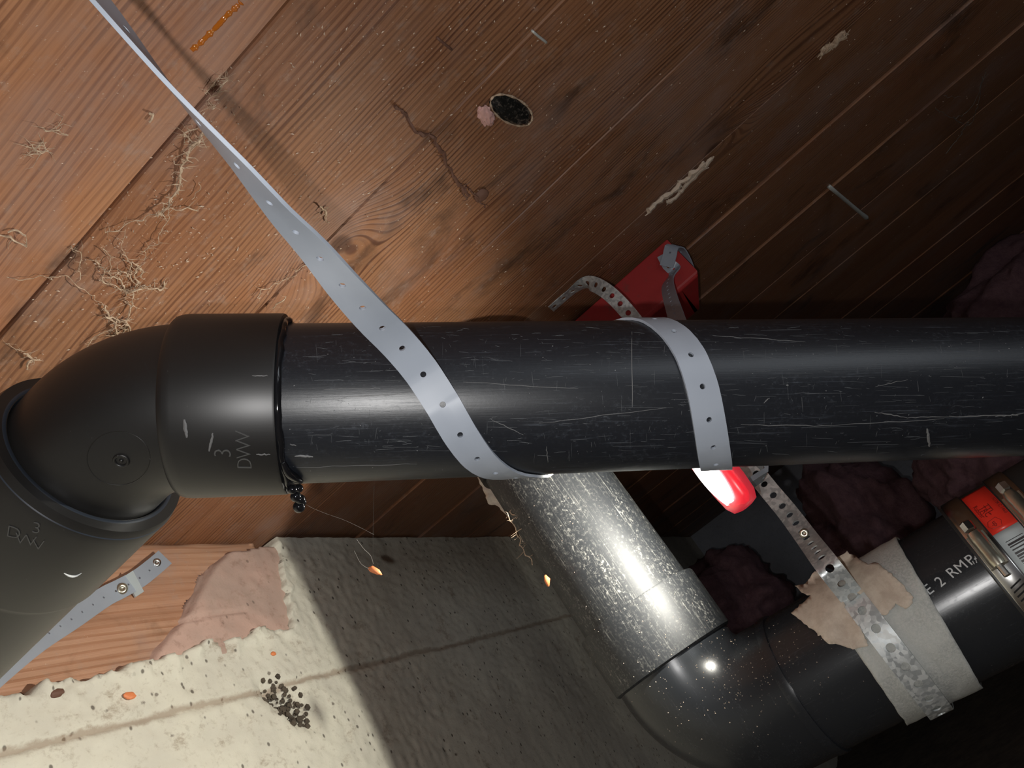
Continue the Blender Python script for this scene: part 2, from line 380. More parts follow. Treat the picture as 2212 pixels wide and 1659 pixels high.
# concrete foundation wall: relief with a recessed pocket (x < .80, z > .315) that holds the sill timber
def pocket(x, z):                            # >0 inside the pocket, metres from its edge
    n = noise.noise(Vector((x*22, z*22, 3)))*.016 + noise.noise(Vector((x*70, z*70, 5)))*.009
    ex = (.803 + .25*max(0, z-.33) + n) - x
    ez = z - (.313 + n*.6 + .012*math.sin(x*9+1))
    return min(ex, ez)
CAV = wall_pt(622, 1520)
def wall_y(x, z):
    p = pocket(x, z)
    y = .0045*noise.noise(Vector((x*7, z*7, 0))) + .0013*noise.noise(Vector((x*26, z*26, 2))) + .0016*noise.noise(Vector((x*90, z*90, 4)))
    jz = z - .250 - .004*noise.noise(Vector((x*12, 0, 7)))
    y += .0035*math.exp(-(jz/.0028)**2)*(1 if x < 1.6 else .4)
    y -= .006*math.exp(-(min(abs(p), .05)/.016)**2)*(.5+1.3*noise.noise(Vector((x*55, z*55, 9)))+.7*noise.noise(Vector((x*130, z*130, 3))))     # crumbly lip
    cx, cz = CAV.x, CAV.z-H; a = (x-cx)*.62-(z-cz)*.78; b = (x-cx)*.78+(z-cz)*.62
    y += .030*math.exp(-((a/.030)**2+(b/.013)**2))*(.9+.9*noise.noise(Vector((x*110, z*110, 1))))
    return y + .045*min(1, max(0, p/.006+.3))
def grid_axis(segs):
    out = []
    for a, b, st in segs:
        n = max(1, round((b-a)/st)); out += [a+(b-a)*k/n for k in range(n)]
    return out + [segs[-1][1]]
gx = grid_axis([(XL, .28, .06), (.28, 1.0, .0032), (1.0, 1.6, .006), (1.6, XR, .04)])
gz = grid_axis([(-.48, -.05, .05), (-.05, .10, .008), (.10, .461, .0034)])
vs = [(x, YW + wall_y(x, z), z+H) for x in gx for z in gz]
nz = len(gz); fs = [(i*nz+j, (i+1)*nz+j, (i+1)*nz+j+1, i*nz+j+1) for i in range(len(gx)-1) for j in range(nz-1)]
wf = tag(mesh('wall_front', vs, fs, M_conc, smooth=True), kind='structure')
tag(slab('trim_1', XL, XR, YW+.06, YW+.14, -.06, ZCEIL, M_farw), kind='structure')

# sill timber lying in the pocket
def relief(name, x0, x1, z0, z1, st, yf, m, keep=None, parent=None):
    nx = max(1, int((x1-x0)/st)); nz_ = max(1, int((z1-z0)/st)); idx = {}; vs = []; fs = []
    for i in range(nx+1):
        for j in range(nz_+1):
            x = x0+(x1-x0)*i/nx; z = z0+(z1-z0)*j/nz_; idx[i, j] = len(vs); vs.append((x, YW+yf(x, z), z+H))
    for i in range(nx):
        for j in range(nz_):
            x = x0+(x1-x0)*(i+.5)/nx; z = z0+(z1-z0)*(j+.5)/nz_
            if keep is None or keep(x, z): fs.append((idx[i,j], idx[i+1,j], idx[i+1,j+1], idx[i,j+1]))
    return mesh(name, vs, fs, m, parent, smooth=True)
sill = relief('sill_timber', XL, .86, .305, .4605, .005, lambda x, z: .012 + .003*noise.noise(Vector((x*5, z*60, 0))) + .0015*noise.noise(Vector((x*20, z*200, 0))) + (.02 if x > .82 else 0), M_beam)
solidify(sill, .03, -1)
tag(sill, 'reddish brown sill timber bedded in a pocket of the concrete wall', 'timber')
def mk(x, z):     # mortar patch between timber and concrete, pink bounce light painted in
    n = noise.noise(Vector((x*18, z*18, 11)))*.012
    lo = .585 + (z-.315)*1.25 + n              # its left boundary leans right going up
    return lo, x - lo
def mort_y(x, z):
    lo, d = mk(x, z); e = max(0, min(1, d/.012))
    crack = .004*math.exp(-((z-.352-.05*(x-.66))/.0018)**2) if x < .74 else 0
    return .014 - .011*e + .0035*noise.noise(Vector((x*14, z*14, 4))) + .0015*noise.noise(Vector((x*60, z*60, 6))) + crack
mo = relief('mortar_patch', .56, .86, .303, .4605, .003, mort_y, M_mort, lambda x, z: mk(x, z)[1] > -.002 and z < .445 + .01*noise.noise(Vector((x*20, 0, 0))))
solidify(mo, .01, -1)
tag(mo, 'mortar patch with painted pink bounce light filling the gap between sill timber and concrete', 'mortar')

# red painted block under the planks
a0 = on_z(1325, 610, ZCEIL-.002); a1 = on_z(1440, 515, ZCEIL-.002)
yr = a1.y; x0 = .958; vs = []; fs = []
hgt, wid = .068, .105
prof = [(0, 0), (0, -hgt+.004), (.004, -hgt), (wid-.004, -hgt), (wid, -hgt+.004), (wid, 0)]
ysr = [yr, yr+.01, yr+.03, yr+.08, yr+.13, yr+.20]
for k, y in enumerate(ysr):
    for j, (dx, dz_) in enumerate(prof):
        jag = 0
        if k == 0: jag = .030*(dx/wid) + .010*noise.noise(Vector((dx*60, dz_*60, 1)))
        vs.append((x0+dx, y+jag if k == 0 else y+(.03*(dx/wid) if k == 1 else 0), ZCEIL-.003+dz_))
n6 = 6
for k in range(len(ysr)-1):
    for j in range(n6): fs.append((k*n6+j, k*n6+(j+1) % n6, (k+1)*n6+(j+1) % n6, (k+1)*n6+j))
fs.append(tuple(reversed(range(n6)))); fs.append(tuple(range((len(ysr)-1)*n6, len(ysr)*n6)))
redb = mesh('painted_block', vs, fs, M_red); bevel(redb, .0015)
tag(redb, 'red painted wooden block fixed under the planks above the pipe', 'wood block')

# pink insulation
def blob(name, c, sx, sy, sz, label, seed=0, rot=0):
    bm = bmesh.new(); bmesh.ops.create_icosphere(bm, subdivisions=5, radius=1)
    for v in bm.verts:
        p = v.co.copy(); n = noise.noise(p*1.6+Vector((seed, 0, 0)))*.35 + noise.noise(p*5+Vector((seed, 3, 0)))*.14 + noise.noise(p*14+Vector((seed, 7, 0)))*.05
        p = p*(1+n); v.co = Vector((p.x*sx, p.y*sy, p.z*sz))
    me = bpy.data.meshes.new(name); bm.to_mesh(me); bm.free(); me.materials.append(M_pink)
    for p in me.polygons: p.use_smooth = True
    o = bpy.data.objects.new(name, me); COL.objects.link(o); o.location = c; o.rotation_euler = (0, 0, rot)
    return tag(o, label, 'insulation')
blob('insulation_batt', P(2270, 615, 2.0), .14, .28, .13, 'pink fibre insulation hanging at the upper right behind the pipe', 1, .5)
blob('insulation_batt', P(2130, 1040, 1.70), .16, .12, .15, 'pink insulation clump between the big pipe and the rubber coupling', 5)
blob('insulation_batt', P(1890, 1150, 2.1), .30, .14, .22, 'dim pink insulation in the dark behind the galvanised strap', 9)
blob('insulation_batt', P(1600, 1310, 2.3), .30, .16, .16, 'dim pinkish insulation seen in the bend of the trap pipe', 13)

# ------------------------------------------------------------------ pipes
def pipe_obj(name, a, b, r, m, parent, seg=96, rings=24, inner=None, prof=None):
    """tube from a to b; local Z along the axis; prof: list of (t 0..1, radius)"""
    d = b-a; L = d.length; rot = d.to_track_quat('Z', 'Y').to_matrix().to_4x4()
    pr = prof or [(k/rings, r) for k in range(rings+1)]
    vs = []; fs = []
    for t, rr in pr:
        for k in range(seg): an = 2*PI*k/seg; vs.append((rr*math.cos(an), rr*math.sin(an), t*L))
    for i in range(len(pr)-1):
        for k in range(seg): k2 = (k+1) % seg; fs.append((i*seg+k, i*seg+k2, (i+1)*seg+k2, (i+1)*seg+k))
    if not inner: fs.append(tuple(reversed(range(seg)))); fs.append(tuple(range((len(pr)-1)*seg, len(pr)*seg)))
    o = mesh(name, vs, fs, m)
    o.matrix_world = Matrix.Translation(a) @ rot
    if parent: link_child(o, parent)
    sharp(o, 40)
    return o
def world_geo(o):
    M = o.matrix_world if not o.parent else (Matrix.Translation(o.parent.location) @ Matrix.Translation(-o.parent.location) @ o.matrix_basis)
    return [M @ v.co for v in o.data.vertices], [tuple(p.vertices) for p in o.data.polygons]
def bvh_w(objs):
    g = Geo()
    for o in objs: g.add(world_geo(o))
    return BVHTree.FromPolygons([tuple(v) for v in g.v], g.f)

# main 3 inch drain
MA_c = Vector((-.1201, .0108, .428)); Md_c = Vector((.9888, -.0205, .1482)).normalized()
MA = W(MA_c); MD = WD(Md_c)
MR = .0445
def maxis(t): return MA + MD*t
drain = empty('drain_pipe', maxis(.2), 'scratched black plastic drain pipe crossing the picture, with elbow at its left end', 'pipe')
p_main = pipe_obj('pipe', maxis(-.03), maxis(.50), MR, M_abs, drain, seg=128, rings=60)
MUP = (MD + Vector((0,0,1))*.85).normalized()
g = tube_geo([maxis(.475)]+bend_pts(maxis(0), maxis(.53), maxis(.53)+MUP, .08, 14)+[maxis(.53)+MUP*.62], .0452, 64); o = mesh('end_bend', g[0], g[1], M_fit, drain); sharp(o, 40)
hubp = [(0, .0446), (.0, .0482), (.02, .0491), (.06, .0498), (.12, .0501), (.98, .0501), (1.0, .0497), (1.0, .0447), (.96, .0446)]
collar = pipe_obj('elbow_collar', maxis(-.060), maxis(-.0045), .05, M_fit, drain, seg=128, prof=hubp, inner=True)
KT = -.0835
K = maxis(KT); DY = Vector((0, 1, 0))
tl = .029
A0 = maxis(KT+tl); A1 = K + DY*(tl+.01)
cosb = (-MD).dot(DY); beta = math.acos(cosb); Rb = tl/math.tan(beta/2)
bis = ((MD + DY)).normalized(); cen = K + bis*(Rb/math.cos(beta/2))
pts = [A0+MD*.012]
e0 = (A0-cen).normalized(); e1 = (-MD)
for k in range(25):
    a = beta*k/24; pts.append(cen + e0*Rb*math.cos(a) + e1*Rb*math.sin(a))
pts.append(K + DY*(tl+.03))
g = tube_geo(pts, .0450, 96)
elbow = mesh('elbow_bend', g[0], g[1], M_fit, drain); sharp(elbow, 40)
S0 = .0390
hp2 = [(0, .0460), (.0, .0535), (.010, .0545), (.03, .0548), (.20, .0548), (.205, .0540), (.215, .0530), (1.0, .0530)]
fit2 = pipe_obj('lower_fitting', K+DY*S0, Vector((K.x, YW+.01, K.z)), .05, M_fit, drain, seg=128, prof=hp2, inner=True)
rimg = []
RS = 128; vs = []; fs = []
for (ry, rr) in ((.012, .0451), (.0016, .0457), (-.0004, .0466), (.0004, .0500), (.0022, .0530), (.0055, .0549)):
    for k in range(RS): a = 2*PI*k/RS; vs.append((K.x+rr*math.cos(a), K.y+S0+ry, K.z+rr*math.sin(a)))
for i in range(5):
    for k in range(RS): k2 = (k+1) % RS; fs.append((i*RS+k, (i+1)*RS+k, (i+1)*RS+k2, i*RS+k2))
rim = mesh('fitting_rim', vs, fs, M_rim, drain, smooth=True); rim['label'] = 'glossy rounded rim of the lower fitting'

B_main = bvh_w([p_main, collar, elbow, fit2])
# glue bead and drips round the collar end
g = Geo()
eu = (WD((0, -1, 0))); eu = (eu - MD*eu.dot(MD)).normalized(); ef = MD.cross(eu); 
if ef.dot(CAM - maxis(.2)) < 0: ef = -ef
def mpt(t, phi, r=MR): return maxis(t) + (eu*math.cos(phi) + ef*math.sin(phi))*r
bead = [mpt(-.0035+.0012*noise.noise(Vector((k*.4, 0, 0))), 2*PI*k/90, MR+.0012) for k in range(91)]
g.add(tube_geo(bead, [.0022+.0009*noise.noise(Vector((k*.35, 5, 0))) for k in range(91)], 8))
dr = [mpt(-.003, math.radians(128), MR+.002), mpt(-.001, math.radians(137), MR+.003), mpt(.002, math.radians(146), MR+.002), mpt(.004, math.radians(153), MR+.0015)]
g.add(tube_geo(catmull(dr, 6), [.0015+.0008*math.sin(k/18*PI) for k in range(19)], 10))
bl = [mpt(.0, math.radians(163), MR+.004), mpt(.0005, math.radians(172), MR+.008)]
for (tt, ph, rr, sz) in ((-.001, 160, .004, .0026), (.002, 164, .003, .0024), (.0, 168, .007, .003), (.0022, 170, .0085, .0028), (.001, 174, .0125, .0034), (.0026,176,.010,.0022)):
    bm = bmesh.new(); bmesh.ops.create_icosphere(bm, subdivisions=3, radius=sz)
    c = mpt(tt, math.radians(ph), MR+rr); g.add(([v.co+c for v in bm.verts], [tuple(v.index for v in f.verts) for f in bm.faces])); bm.free()
o = mesh('cement_bead', g.v, g.f, M_cement, drain, smooth=True); o['label'] = 'glossy black cement bead with drips'
# moulded boss with dimple on the elbow
c, n = hit(B_main, 262, 995)
def disc_ring(c, n, r, tr, seg=48, arc=(0, 1)):
    u = n.orthogonal().normalized(); v = n.cross(u)
    return tube_geo([c+(u*math.cos(2*PI*(arc[0]+(arc[1]-arc[0])*k/seg))+v*math.sin(2*PI*(arc[0]+(arc[1]-arc[0])*k/seg)))*r for k in range(seg+1)], tr, 6)
g = Geo(); g.add(disc_ring(c+n*.0002, n, .0032, .0008)); 
bm = bmesh.new(); bmesh.ops.create_icosphere(bm, subdivisions=2, radius=.0011); g.add(([v.co+c for v in bm.verts], [tuple(v.index for v in f.verts) for f in bm.faces])); bm.free()
ringpts = []
for k in range(61):
    a = 2*PI*k/60; h_, nn = hit(B_main, 256+68*math.cos(a), 990+58*math.sin(a))
    if h_: ringpts.append(h_)
g.add(tube_geo(ringpts, .00022, 5))
o = mesh('moulded_boss', g.v, g.f, M_emb, drain, smooth=True); o.data.materials[0] = M_fit

def letters(name, txt, pos, size, up_px, right_px, bvh, m, parent, ext=.0002, bold=0):
    """lettering laid on a surface hit at pixel pos; each glyph oriented by image-space up/right and projected on the surface"""
    cu = bpy.data.curves.new(name, 'FONT'); cu.body = txt; cu.size = size; cu.extrude = ext; cu.align_x = 'CENTER'; cu.align_y = 'CENTER'; cu.resolution_u = 3; cu.offset = bold if m is not M_emb else -.00022
    ob = bpy.data.objects.new(name, cu); COL.objects.link(ob)
    dg = bpy.context.evaluated_depsgraph_get(); dg.update()
    me = bpy.data.meshes.new_from_object(ob.evaluated_get(dg)); bpy.data.objects.remove(ob)
    c, n = hit(bvh, *pos)
    if n.dot(c-CAM) > 0: n = -n
    rx = WD((right_px[0], right_px[1], 0)); rx = (rx - n*rx.dot(n)).normalized(); ry = n.cross(rx)
    if ry.dot(WD((up_px[0], up_px[1], 0))) < 0: ry = -ry
    vs = []
    for v in me.vertices:
        q0 = c + rx*v.co.x + ry*v.co.y + n*.02
        l, nn, i, d = bvh.ray_cast(q0, -n)
        vs.append((l if l else q0-n*.02) + n*(v.co.z+ext*.9))
    fs = [tuple(p.vertices) for p in me.polygons]; bpy.data.meshes.remove(me)
    return mesh(name, vs, fs, m, parent)
L_h = .0075
for ch, x, y, s in (('D', 530, 1001, .0105), ('W', 528, 971, .0105), ('V', 526, 942, .0105), ('3', 483, 978, .012)):
    letters('lettering', ch, (x, y), s, (-1, -.05), (.05, -1), B_main, M_emb, drain)
for ch, x, y, s in (('D', 30, 1151, .0100), ('W', 56, 1167, .0100), ('V', 83, 1178, .0100), ('3', 79, 1141, .0100)):
    letters('lettering', ch, (x, y), s, (.3, -.9), (.9, .35), B_main, M_emb, drain)
# chipped crescent at the end of the lower fitting hub
g = Geo(); cr = [hit(B_main, 138+38*k/8, 1238+7*math.sin(PI*k/8))[0] for k in range(9)]
cr = [c for c in cr if c]
if len(cr) > 2: g.add(tube_geo(cr, [.0002+.0006*math.sin(PI*k/(len(cr)-1)) for k in range(len(cr))], 6)); mesh('hub_nick', g.v, g.f, M_print, drain)
# scuffs : real scrape marks on pipe
g = Geo()
def scrape(p0, p1, w, n=10, jit=3):
    pts = []
    for k in range(n+1):
        x = p0[0]+(p1[0]-p0[0])*k/n + random.uniform(-jit, jit)*.3; y = p0[1]+(p1[1]-p0[1])*k/n + random.uniform(-jit, jit)*.4
        h_, nn = hit(B_main, x, y)
        if h_: pts.append(h_)
    if len(pts) > 2: g.add(tube_geo(pts, [w*(.35+.65*math.sin(PI*min(1,(k+.5)/len(pts)))) for k in range(len(pts))], 5))
scr = [((637,985),(676,986),.0007),((626,960),(640,962),.0003),((1890,890),(1960,902),.0003),((1960,902),(2050,900),.0003),((2050,900),(2200,897),.00035),((1600,918),(1800,920),.00022),
       ((1800,918),(2040,905),.0002),((1540,725),(1740,738),.0002),((1890,835),(1960,820),.0002),((460,935),(452,975),.0006),((398,905),(404,945),.0009),((545,812),(578,811),.0004),((553,982),(583,981),.0004),
       ((700,842),(822,838),.0002),((1165,915),(1440,880),.00018),((720,860),(880,850),.00018),((1000,825),(1250,840),.00018),((2003,925),(2008,965),.0008),((1365,700),(1366,880),.00025),((1180,965),(1184,1000),.0002),
       ((1060,905),(1130,940),.0002),((1650,870),(1662,860),.0003),((2150,900),(2212,893),.0004),((640,1010),(900,1002),.00015)]
for a, b, w in scr: scrape(a, b, w)
o = mesh('scrape_marks', g.v, g.f, M_cream, drain); o['kind'] = 'stuff'
g = Geo()
for k in range(700):
    x = random.uniform(650, 2200); y = random.uniform(705, 985); ln = random.expovariate(1/22.)
    if random.random() < .75: scrape((x, y), (x+ln, y+random.uniform(-3, 3)), random.uniform(.00005, .00013), 5, 1)
    else: scrape((x, y), (x+random.uniform(-4, 4), y+ln*.5), random.uniform(.00005, .00011), 4, 1)
o = mesh('fine_scratches', g.v, g.f, M_fine, drain); o['kind'] = 'stuff'

# second drain : vertical riser + elbow + horizontal run
SCL = .1143/.0889
CN = W((.1838, .3050, .6815)); UP = Vector((0, 0, 1))
U2 = WD((.74, -.592, -.317)).normalized()
R2 = .0572
riser = empty('trap_pipe', CN, 'dusty black plastic riser with elbow turning towards the camera behind the main pipe', 'pipe')
# the riser turns sideways behind the main pipe
htop = .395
TC = CN + UP*htop; UX = Vector((.965, -.262, 0)).normalized()
hubz = .066
riser_p = pipe_obj('riser', CN+UP*(hubz+.03), CN+UP*(htop-.08), R2, M_ris, riser, seg=96, rings=20)
tp = bend_pts(CN, TC, TC+UX, .07)
g = tube_geo([TC-UP*.085]+tp+[TC+UX*.085], .0610, 64); o = mesh('upper_elbow', g[0], g[1], M_fit, riser); sharp(o, 40)
pipe_obj('upper_run', TC+UX*.07, TC+UX*(2.5), R2, M_old, riser, seg=64, rings=8)
hub2 = pipe_obj('elbow_collar', CN+UP*hubz, CN+UP*(hubz+.058), .062, M_ris, riser, seg=96, prof=[(0,.0585),(0,.0605),(.03,.0626),(.97,.0636),(1,.0630),(1,.0573),(.9,.0572)], inner=True)
bp = bend_pts(CN+UP, CN, CN+U2, .064, 28)
g = tube_geo([CN+UP*(hubz+.02)]+bp+[CN+U2*(.09)], .0588, 96); elb2 = mesh('trap_elbow', g[0], g[1], M_old, riser); sharp(elb2, 40)
run2 = pipe_obj('lower_run', CN+U2*.080, CN+U2*.365, R2+.0006, M_old, riser, seg=128, rings=40)
step = pipe_obj('elbow_lip', CN+U2*.082, CN+U2*.090, .06, M_old, riser, seg=96, prof=[(0,.0597),(.6,.0602),(1,.0597),(1,.0575)], inner=True)
g = tube_geo([CN+U2*.345]+bend_pts(CN, CN+U2*.400, CN+U2*.400-UP, .052, 16)+[CN+U2*.400-UP*.36], .0590, 64); o = mesh('drop_pipe', g[0], g[1], M_old, riser); sharp(o, 40)
B2 = bvh_w([riser_p, hub2, elb2, run2])
# printed lettering on the lower run
for ch, x, y in (('E', 2006, 1274), ('2', 2031, 1257), ('R', 2057, 1237), ('M', 2076, 1224), ('P', 2096, 1210)):
    letters('lettering', ch, (x, y), .0108, (-.5, -.86), (.84, -.55), B2, M_print, riser, ext=.00008)
g = Geo()
for (x, y, dx, dy) in ((2104,1208,8,-3),(2110,1216,-4,-14),(2105,1199,14,8),(2114,1205,5,5),(2101,1212,4,7)):
    a, _ = hit(B2, x, y); b, _ = hit(B2, x+dx, y+dy)
    if a and b: g.add(tube_geo([a, (a+b)/2, b], .0004, 5))
mesh('smudged_print', g.v, g.f, M_print, riser)

# dust grit on the trap
g = Geo()
for k in range(430):
    if k < 300: x = random.gauss(1590, 110); y = random.gauss(1450, 70)
    else: x = random.uniform(1100, 1500); y = random.uniform(1040, 1640)
    h_, nn = hit(B2, x, y)
    if not h_: continue
    s = random.uniform(.0002, .00065); u = nn.orthogonal().normalized(); v = nn.cross(u)
    g.add(([h_+u*s, h_-u*s*.5+v*s*.8, h_-u*s*.5-v*s*.8, h_+nn*s], [(0,1,3),(1,2,3),(2,0,3)]))
o = mesh('grit', g.v, g.f, M_fleck, riser); o['kind'] = 'stuff'

# pipe-surface coordinates for the lower run
e_up = WD((-.5, -.86, 0)); e_up = (e_up-U2*e_up.dot(U2)).normalized(); e_fr = U2.cross(e_up)
if e_fr.dot(CAM-(CN+U2*.2)) < 0: e_fr = -e_fr
def r2(t, phi, r): return CN+U2*t+(e_up*math.cos(phi)+e_fr*math.sin(phi))*r
def t_on_line(phi, r, p0, p1, lo=.0, hi=.6):
    def f(t):
        x, y = proj(r2(t, phi, r)); return (x-p0[0])*(p1[1]-p0[1])-(y-p0[1])*(p1[0]-p0[0])
    a, b = lo, hi; fa = f(a)
    for _ in range(40):
        m_ = (a+b)/2; fm = f(m_)
        if (fm > 0) == (fa > 0): a, fa = m_, fm
        else: b = m_
    return (a+b)/2
def phi_t(px, py, r=R2):   # surface coords of the lower run at a pixel
    d = ray(px, py).normalized(); o_ = CAM-CN
    dp = d-U2*d.dot(U2); op = o_-U2*o_.dot(U2); A = dp.dot(dp); B = 2*dp.dot(op); C = op.dot(op)-r*r; D = B*B-4*A*C
    s = (-B-math.sqrt(max(0, D)))/(2*A); p = CAM+d*s; q_ = p-CN; t = q_.dot(U2); rr = q_-U2*t
    return math.atan2(rr.dot(e_fr), rr.dot(e_up)), t, p

# foam wrap sheet
NPH = 60; NU = 34; vs = []; fs = []
RF = R2+.0034
for i in range(NPH+1):
    f = i/NPH
    ph = math.radians(-45 + 225*f)
    phv = max(math.radians(12), min(ph, math.radians(150)))
    tL = t_on_line(phv, RF, (1757, 1270), (1945, 1545)); tR = t_on_line(phv, RF, (1960, 1205), (2108, 1462))
    for j in range(NU+1):
        u = j/NU; t = tL+(tR-tL)*u + .0012*noise.noise(Vector((f*16, u*2, 3)))*(1 if j in (0, NU) else .2)
        pe = ph
        if i == NPH: pe += .10*noise.noise(Vector((u*14, 3, 0)))+(-.12 if .33 < u < .62 else .03)
        if i == 0: pe += .18*noise.noise(Vector((u*18, 1, 0)))
        vs.append(r2(t, pe, RF+.0009*noise.noise(Vector((f*12, u*7, 0)))))
for i in range(NPH):
    for j in range(NU): a = i*(NU+1)+j; fs.append((a, a+1, a+NU+2, a+NU+1))
foam = mesh('foam_wrap', vs, fs, M_foam, smooth=True); solidify(foam, .0022, 0)
tag(foam, 'whitish foam sheet wrapped round the lower pipe under the perforated strap', 'foam wrap')

def sheet(name, poly, r, m, parent, step_px=9, lift=.0012, seed=0, thick=.0005):
    """thin torn sheet lying on the lower run, outline given on the pipe surface"""
    outline = []
    for i in range(len(poly)):
        a = Vector(poly[i]); b = Vector(poly[(i+1) % len(poly)]); n = max(1, int((b-a).length/6))
        for k in range(n):
            p = a+(b-a)*k/n; jj = Vector((noise.noise(Vector((p.x*.11, p.y*.11, seed))), noise.noise(Vector((p.x*.11, p.y*.11, seed+5)))))*5
            outline.append(p+jj if k else p)
    pts = list(outline); n0 = len(outline)
    xs = [p.x for p in outline]; ysv = [p.y for p in outline]
    def inside(x, y):
        c = False; j = n0-1
        for i in range(n0):
            if (outline[i].y > y) != (outline[j].y > y) and x < (outline[j].x-outline[i].x)*(y-outline[i].y)/(outline[j].y-outline[i].y+1e-9)+outline[i].x: c = not c
            j = i
        return c
    y = min(ysv)
    while y < max(ysv):
        x = min(xs)
        while x < max(xs):
            if inside(x, y): pts.append(Vector((x+random.uniform(-1,1), y+random.uniform(-1,1))))
            x += step_px
        y += step_px
    r_ = geometry.delaunay_2d_cdt(pts, [(i, (i+1) % n0) for i in range(n0)], [], 1, .01)
    vs = []
    for v in r_[0]:
        ph, t, p = phi_t(v.x, v.y, r)
        p = p + (p-(CN+U2*t)).normalized()*(lift*(.6+noise.noise(Vector((v.x*.02, v.y*.02, seed+2)))*1.2))
        vs.append(p)
    o = mesh(name, vs, [tuple(f) for f in r_[2]], m, parent, smooth=True); solidify(o, thick, 0); return o
sheet('tape_flap', [(1763,1239),(1742,1262),(1720,1270),(1735,1284),(1754,1288),(1730,1310),(1712,1328),(1745,1352),(1793,1392),(1820,1395),(1843,1403),(1876,1395),(1862,1360),(1835,1320),(1800,1270),(1780,1238)], R2+.006, M_paper, foam, seed=1, lift=.0022)['label'] = 'torn tan tape flap'
sheet('tape_flap', [(1800,1212),(1812,1204),(1830,1190),(1843,1200),(1855,1208),(1879,1224),(1893,1218),(1915,1232),(1950,1262),(1974,1291),(1968,1308),(1956,1316),(1935,1304),(1915,1330),(1893,1326),(1860,1290),(1820,1240)], R2+.006, M_paper, foam, seed=4, lift=.0018)['label'] = 'torn tan tape flap'

# ------------------------------------------------------------------ perforated straps
def strap(name, P_, S_, w, th, spacing, rad, m, start=0.0, parent=None, seg=4):
    """P_ centre points, S_ side vectors; punched holes are real openings"""
    s = [0]
    for i in range(1, len(P_)): s.append(s[-1]+(P_[i]-P_[i-1]).length)
    L = s[-1]
    def at(x):
        x = max(0, min(L, x)); lo, hi = 0, len(s)-1
        while hi-lo > 1:
            md = (lo+hi)//2
            if s[md] <= x: lo = md
            else: hi = md
        f = (x-s[lo])/max(1e-9, s[hi]-s[lo]); p = P_[lo].lerp(P_[hi], f); sd = S_[lo].lerp(S_[hi], f).normalized()
        a = P_[max(0, lo-1)]; b = P_[min(len(P_)-1, hi+1)]; T = (b-a).normalized(); sd = (sd-T*sd.dot(T)).normalized()
        return p, sd, T.cross(sd)
    a = min(rad*1.7, w*.32, spacing*.42)
    flat = {}; V2 = []; FC = []
    def vid(x, y):
        k = (round(x, 7), round(y, 7))
        if k not in flat: flat[k] = len(V2); V2.append((x, y))
        return flat[k]
    cols = [-w/2, -a, -a/2, 0, a/2, a, w/2]
    def row_quads(x0, x1):
        for c in range(len(cols)-1): FC.append((vid(x0, cols[c]), vid(x1, cols[c]), vid(x1, cols[c+1]), vid(x0, cols[c+1])))
    holes = []; x = start
    while x + a < L:
        if x - a > 0: holes.append(x)
        x += spacing
    cur = 0.0
    def plain(x0, x1):
        n = max(1, int((x1-x0)/(spacing/4)))
        for k in range(n): row_quads(x0+(x1-x0)*k/n, x0+(x1-x0)*(k+1)/n)
    for hx in holes:
        if hx-a > cur+1e-5: plain(cur, hx-a)
        xs_ = [hx-a, hx-a/2, hx, hx+a/2, hx+a]
        if abs(cur-(hx-a)) <= 1e-5: xs_[0] = cur
        for k in range(4):
            for c in (0, 5): FC.append((vid(xs_[k], cols[c]), vid(xs_[k+1], cols[c]), vid(xs_[k+1], cols[c+1]), vid(xs_[k], cols[c+1])))
        yy = [-a, -a/2, 0, a/2, a]
        sq = [(xs_[k], -a) for k in range(4)]+[(xs_[4], yy[k]) for k in range(4)]+[(xs_[4-k], a) for k in range(4)]+[(xs_[0], yy[4-k]) for k in range(4)]
        ci = []
        for (qx, qy) in sq:
            an = math.atan2(qy, qx-hx); ci.append(vid(hx+rad*math.cos(an), rad*math.sin(an)))
        for k in range(16):
            k2 = (k+1) % 16; FC.append((vid(*sq[k]), vid(*sq[k2]), ci[k2], ci[k]))
        cur = hx+a
    if L > cur+1e-5: plain(cur, L)
    vs = []; n = len(V2); fr = {}
    for sg in (1, -1):
        for (x, y) in V2:
            if x not in fr: fr[x] = at(x)
            p, sd, nn = fr[x]; vs.append(p+sd*y+nn*(sg*th/2))
    fs = []; ed = {}
    for f in FC:
        fs.append(f); fs.append(tuple(i+n for i in reversed(f)))
        for k in range(len(f)):
            e = (f[k], f[(k+1) % len(f)]); ek = tuple(sorted(e)); ed.setdefault(ek, []).append(e)
    for ek, l in ed.items():
        if len(l) == 1: i, j = l[0]; fs.append((j, i, i+n, j+n))
    o = mesh(name, vs, fs, m, parent); 
    bm = bmesh.new(); bm.from_mesh(o.data); bmesh.ops.recalc_face_normals(bm, faces=bm.faces); bm.to_mesh(o.data); bm.free()
    sharp(o, 40)
    return o, at, holes
def screw(name, c, n, r, m, parent=None, label=None):
    u = n.orthogonal().normalized(); v = n.cross(u); vs = []; fs = []; sg = 20
    prof_ = [(r, -.0006), (r, .0006), (r*.78, r*.32), (r*.42, r*.45), (r*.30, r*.22), (r*.02, r*.20)]
    for rr, h_ in prof_:
        for k in range(sg): a = 2*PI*k/sg; vs.append(c+(u*math.cos(a)+v*math.sin(a))*rr+n*h_)
    for i in range(len(prof_)-1):
        for k in range(sg): k2 = (k+1) % sg; fs.append((i*sg+k, i*sg+k2, (i+1)*sg+k2, (i+1)*sg+k))
    fs.append(tuple(range((len(prof_)-1)*sg, len(prof_)*sg)))
    return mesh(name, vs, fs, m, parent, smooth=True)

